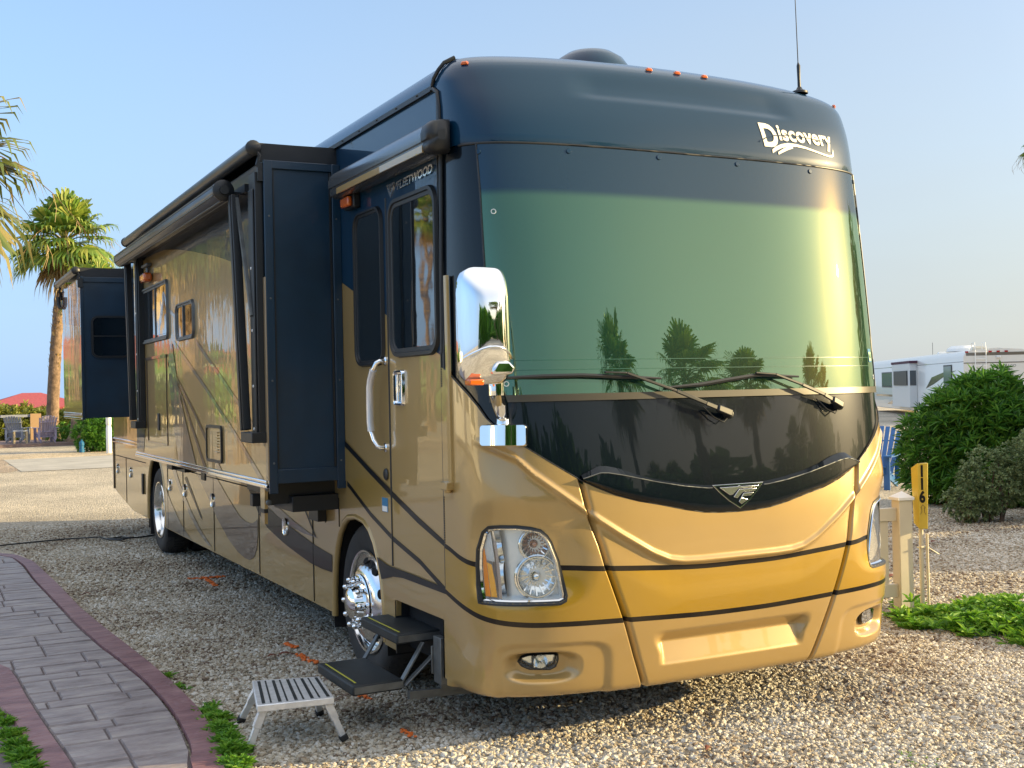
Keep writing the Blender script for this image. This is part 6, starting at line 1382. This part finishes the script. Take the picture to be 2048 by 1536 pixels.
def trailer(pos, rz, label, L=15., text='WINNEBAGO'):
    """side face towards local -x, rear face towards local -y"""
    t = empty('white_trailer', pos, label, 'trailer', 'white trailers', rz); o = Vector(pos)
    P = lambda x, y, z: o + Vector((x, y, z))
    W_, Hh = 2.5, 2.9
    prof = [(0, .28), (2.5, .28), (2.5, 2.62), (2.42, 2.78), (2.2, 2.88), (1.25, 2.95), (.3, 2.88), (.08, 2.78), (0, 2.62)]
    mb = MB(); mb.grid([[P(x, y, z) for x, z in prof] for y in (0, L)], closed=True); mb.add([P(x, 0, z) for x, z in prof], [tuple(range(9))]); mb.add([P(x, L, z) for x, z in prof], [tuple(range(9))])
    mb.build('body', pm('white_fibreglass', (.70, .69, .66), .3, 0, .4), t, fixn=True, bevel=.03)
    B = lambda mb, x0, x1, y0, y1, z0, z1: mb.box(o.x + x0, o.x + x1, o.y + y0, o.y + y1, o.z + z0, o.z + z1)
    mb = MB(); B(mb, -.35, 0, 9.2, 13.9, .45, 2.55); so = mb.build('slide_room', pm('white_panel', (.66, .67, .67), .35), t, bevel=.02)
    mb = MB(); B(mb, -.37, 0, 9.1, 14.0, 2.55, 2.66); mb.build('slide_awning', pm('maroon_fabric', (.07, .02, .04), .7), so)
    for y0, y1, z0, z1 in ((2.0, 3.5, 1.45, 2.35), (15.0, 19.0, 1.38, 2.2)):
        mb = MB(); B(mb, -.03, 0, y0, y1, z0, z1); w_ = mb.build('window', M['trim'], t, bevel=.01)
        mb = MB(); B(mb, -.036, -.03, y0 + .06, y1 - .06, z0 + .06, z1 - .06); mb.build('pane', pm('pale_glass', (.16, .20, .21), .12), w_)
    mb = MB(); B(mb, -.40, -.35, 9.7, 13.2, 1.5, 2.2); w_ = mb.build('window', M['trim'], t, bevel=.01)
    mb = MB(); B(mb, .02 - .36, .3 - .36, 9.18, 9.2, 1.5, 2.2); mb.build('slide_pane', M['glass'], so)
    mb = MB(); B(mb, -.004, 0, 0, L, 2.42, 2.45); B(mb, .0, 2.5, -.012, 0, 2.36, 2.39); mb.build('body_line', M['brown'], t)
    mb = MB(); mb.prism([P(-.006, y, z) for y, z in ((7.3, 1.35), (6.0, 1.85), (3.6, 2.05), (1.2, 2.1), (3.6, 1.85), (5.6, 1.55))], (.005, 0, 0)); mb.prism([P(-.006, y, z) for y, z in ((21, 1.0), (14.1, 1.0), (14.1, .9), (21, .9))], (.005, 0, 0)); mb.prism([P(-.006, y, z) for y, z in ((14.2, .85), (15.2, .80), (17.5, .5), (14.2, .5))], (.005, 0, 0)); mb.build('swoosh', M['brown'], t, fixn=True)
    mb = MB(); mb.grid([[P(x, -.004, z) for x in (.1, 2.4)] for z in (2.66, 2.78)]); mb.build('top_band', M['grey'], t)
    for x in (.12, 1.0, 1.3, 1.6, 2.38):
        mb = MB(); B(mb, x - .06, x + .06, -.03, 0, 2.80 - .02, 2.84); mb.build('marker_light', M['red'], t)
    mb = MB(); B(mb, 1.22, 1.38, -.10, 0, 2.55, 2.64); mb.build('camera_housing', M['alu'], t, bevel=.02)
    mb = MB()
    for x in (.42, .82): mb.tube([P(x, -.12, .7), P(x, -.12, 2.9), P(x, -.02, 3.16), P(x, .45, 3.16), P(x, .5, 2.9)], .018, 6)
    for k in range(8): mb.tube([P(.42, -.12, .85 + k * .28), P(.82, -.12, .85 + k * .28)], .014, 5)
    mb.build('ladder', M['white'], t, smooth=50)
    for y, h, w_ in ((1.9, .14, .35), (4.4, .24, .7), (8.6, .10, .25)):
        mb = MB(); mb.lathe([(w_ * 1.0, 0), (w_ * .95, h * .5), (w_ * .7, h), (.0001, h)], P(1.0, y, 2.93), (0, 0, 1), 4 if y != 4.4 else 16); mb.build('roof_vent', M['vinyl'] if y < 4 else M['white'], t, smooth=30)
    mb = MB(); mb.tube([P(.8, 9.6, 2.9), P(.8, 9.6, 3.5)], .012, 5); mb.build('antenna', M['steel'], t)
    tp = text_part(text, .135, lambda x, y, w: P(1.05 + x * 1.1, -.006, 2.20 + y), M['steel'], 'rear_lettering', t)
    for y in (4.0, 5.0):
        mb = MB(); mb.lathe([(.18, 0), (.34, 0), (.36, .05), (.36, .2), (.18, .24)], P(.24, y, .36), (-1, 0, 0), 24); wh = mb.build('wheel', M['rubber'], t, smooth=35)
        mb = MB(); mb.lathe([(.18, 0), (.14, -.02), (.0001, -.04)], P(.05, y, .36), (1, 0, 0), 20); mb.build('rim', M['alu'], wh, smooth=40)
    return t
sdv = Vector((11.7, 16.5, 0)).normalized()
TR = trailer((34.3, 27.3, 0), -math.atan2(sdv.x, sdv.y), 'white fifth wheel trailer with roof ladder behind the oleander bush', L=23.)

# ------------------------------------------------------------------ what the glass and paint mirror: the other side of the road
def far(az, dist): return (1.9 + dist * math.sin(R(az)), -.7 - dist * math.cos(R(az)))
pf = [(23.5, 25, 8.4, 2.5), (34.8, 27, 8.7, 1.9), (39.4, 40, 11.2, 1.9), (49.0, 46, 10.4, 1.7), (52.5, 60, 12.2, 1.6), (57.5, 66, 8.5, 1.6), (4, 55, 9, 2.0), (-18, 60, 10, 2.4), (-30, 42, 8.5, 2.2), (28.5, 60, 9.5, 1.6), (44.5, 62, 11.0, 1.7), (46.5, 78, 13, 1.6), (51, 82, 12, 1.6), (54.5, 74, 10.5, 1.6), (42, 90, 14, 1.6), (31.5, 80, 12, 1.6)]
protos = []
for i, (az, ds, h, cr_) in enumerate(pf):
    x, y = far(az, ds); lb = 'fan palm behind the photographer, seen only mirrored in the windshield glass'
    if i < 3: protos.append((palm('fan_palm', (x, y, 0), h, cr_, lb, 'fan palms behind the photographer', 40 + i, n=30, dead=12, lw=.045, wind=(.12, 0, .12) if i < 2 else (0, 0, 0)), h))
    else:
        o, hh = protos[i % 3]; c = copy_tree(o); c.location = (x, y, 0); c.scale = (h / hh,) * 3; c.rotation_euler[2] = i * 1.3

# tree belt and parked trailers across the road behind the photographer
rg = random.Random(77)
def tree_belt(spots, name, label):
    mb = MB()
    for az, ds, h, r_ in spots:
        x, y = far(az, ds)
        for _ in range(int(520)):
            v = Vector((rg.gauss(0, 1), rg.gauss(0, 1), rg.gauss(0, 1))).normalized(); q = .55 + .45 * rg.random()
            p = Vector((x + v.x * r_ * q, y + v.y * r_ * q, max(h * .5 + v.z * h * .5 * q, .1)))
            a = rg.uniform(.35, .7); d1 = Vector((rg.uniform(-1, 1), rg.uniform(-1, 1), rg.uniform(-1, 1))).normalized(); d2 = d1.orthogonal().normalized()
            mb.add([p - d1 * a, p + d2 * a * .5, p + d1 * a, p - d2 * a * .5], [(0, 1, 2, 3)])
    return tag(mb.build(name, M['oleander']), label, kind='stuff')
tree_belt([(a_, 26 + rg.uniform(-3, 4), 5.0 + rg.uniform(-1., 1.6), 2.5) for a_ in range(-34, 20, 5)] + [(a_, 34 + rg.uniform(-3, 3), 6.0 + rg.uniform(-1.2, 1.4), 2.4) for a_ in range(20, 55, 4)] + [(66, 40, 5.0, 2.6), (72, 38, 5.0, 2.6), (88, 17, 7.0, 2.8)], 'tree_belt', 'dark trees across the road mirrored in the black nose panel')
tree_belt([(206 + k * 3.2, 62 + rg.uniform(-4, 5), 3.2 + rg.uniform(-.4, 1.6), 2.6) for k in range(-6, 5)], 'shrubbery', 'shrubs left of the view mirrored in the side paint')
for (x, y, h, i) in ((-6.0, 24.0, 7.0, 4), (-8.6, 33, 8.5, 5), (-12.5, 41, 7.5, 6), (-7.5, 15, 6.0, 7), (-17, 40, 9, 8), (-4.4, 36, 9.5, 9), (-5.6, 52, 10, 10)):
    o, hh = protos[i % 3]; c = copy_tree(o); c.location = (x, y, 0); c.scale = (h / hh,) * 3; c.rotation_euler[2] = i * 1.3
    c['label'] = 'fan palm left of the view, seen only mirrored in the side paint'; c['group'] = 'fan palms left of the view'
c = copy_tree(TR); c.location = (-17.0, 30.0, 0); c.rotation_euler[2] = R(150); c['label'] = 'white trailer left of the view mirrored in the slide out paint'
c = copy_tree(TR); c.location = (6.0, -34.0, 0); c.rotation_euler[2] = R(60); c['label'] = 'white trailer behind the photographer mirrored in the black nose panel'
house('house', (-22, 62, 0), 'cream house with rust red roof mirrored in the slide out paint', roofc=(.40, .12, .05))
house('house', (-12.5, 84, 0), 'rust brown house mirrored in the rear slide out paint', w=6, ridge=3, rise=3.4, roofc=(.34, .08, .04), wallc=(.42, .22, .12))
tree_belt([(108 + k * 3.1, 118 + rg.uniform(-6, 8), 3.2 + rg.uniform(-.6, .5), 4.2) for k in range(22)], 'shrubbery', 'low distant scrub along the horizon behind the trailer')
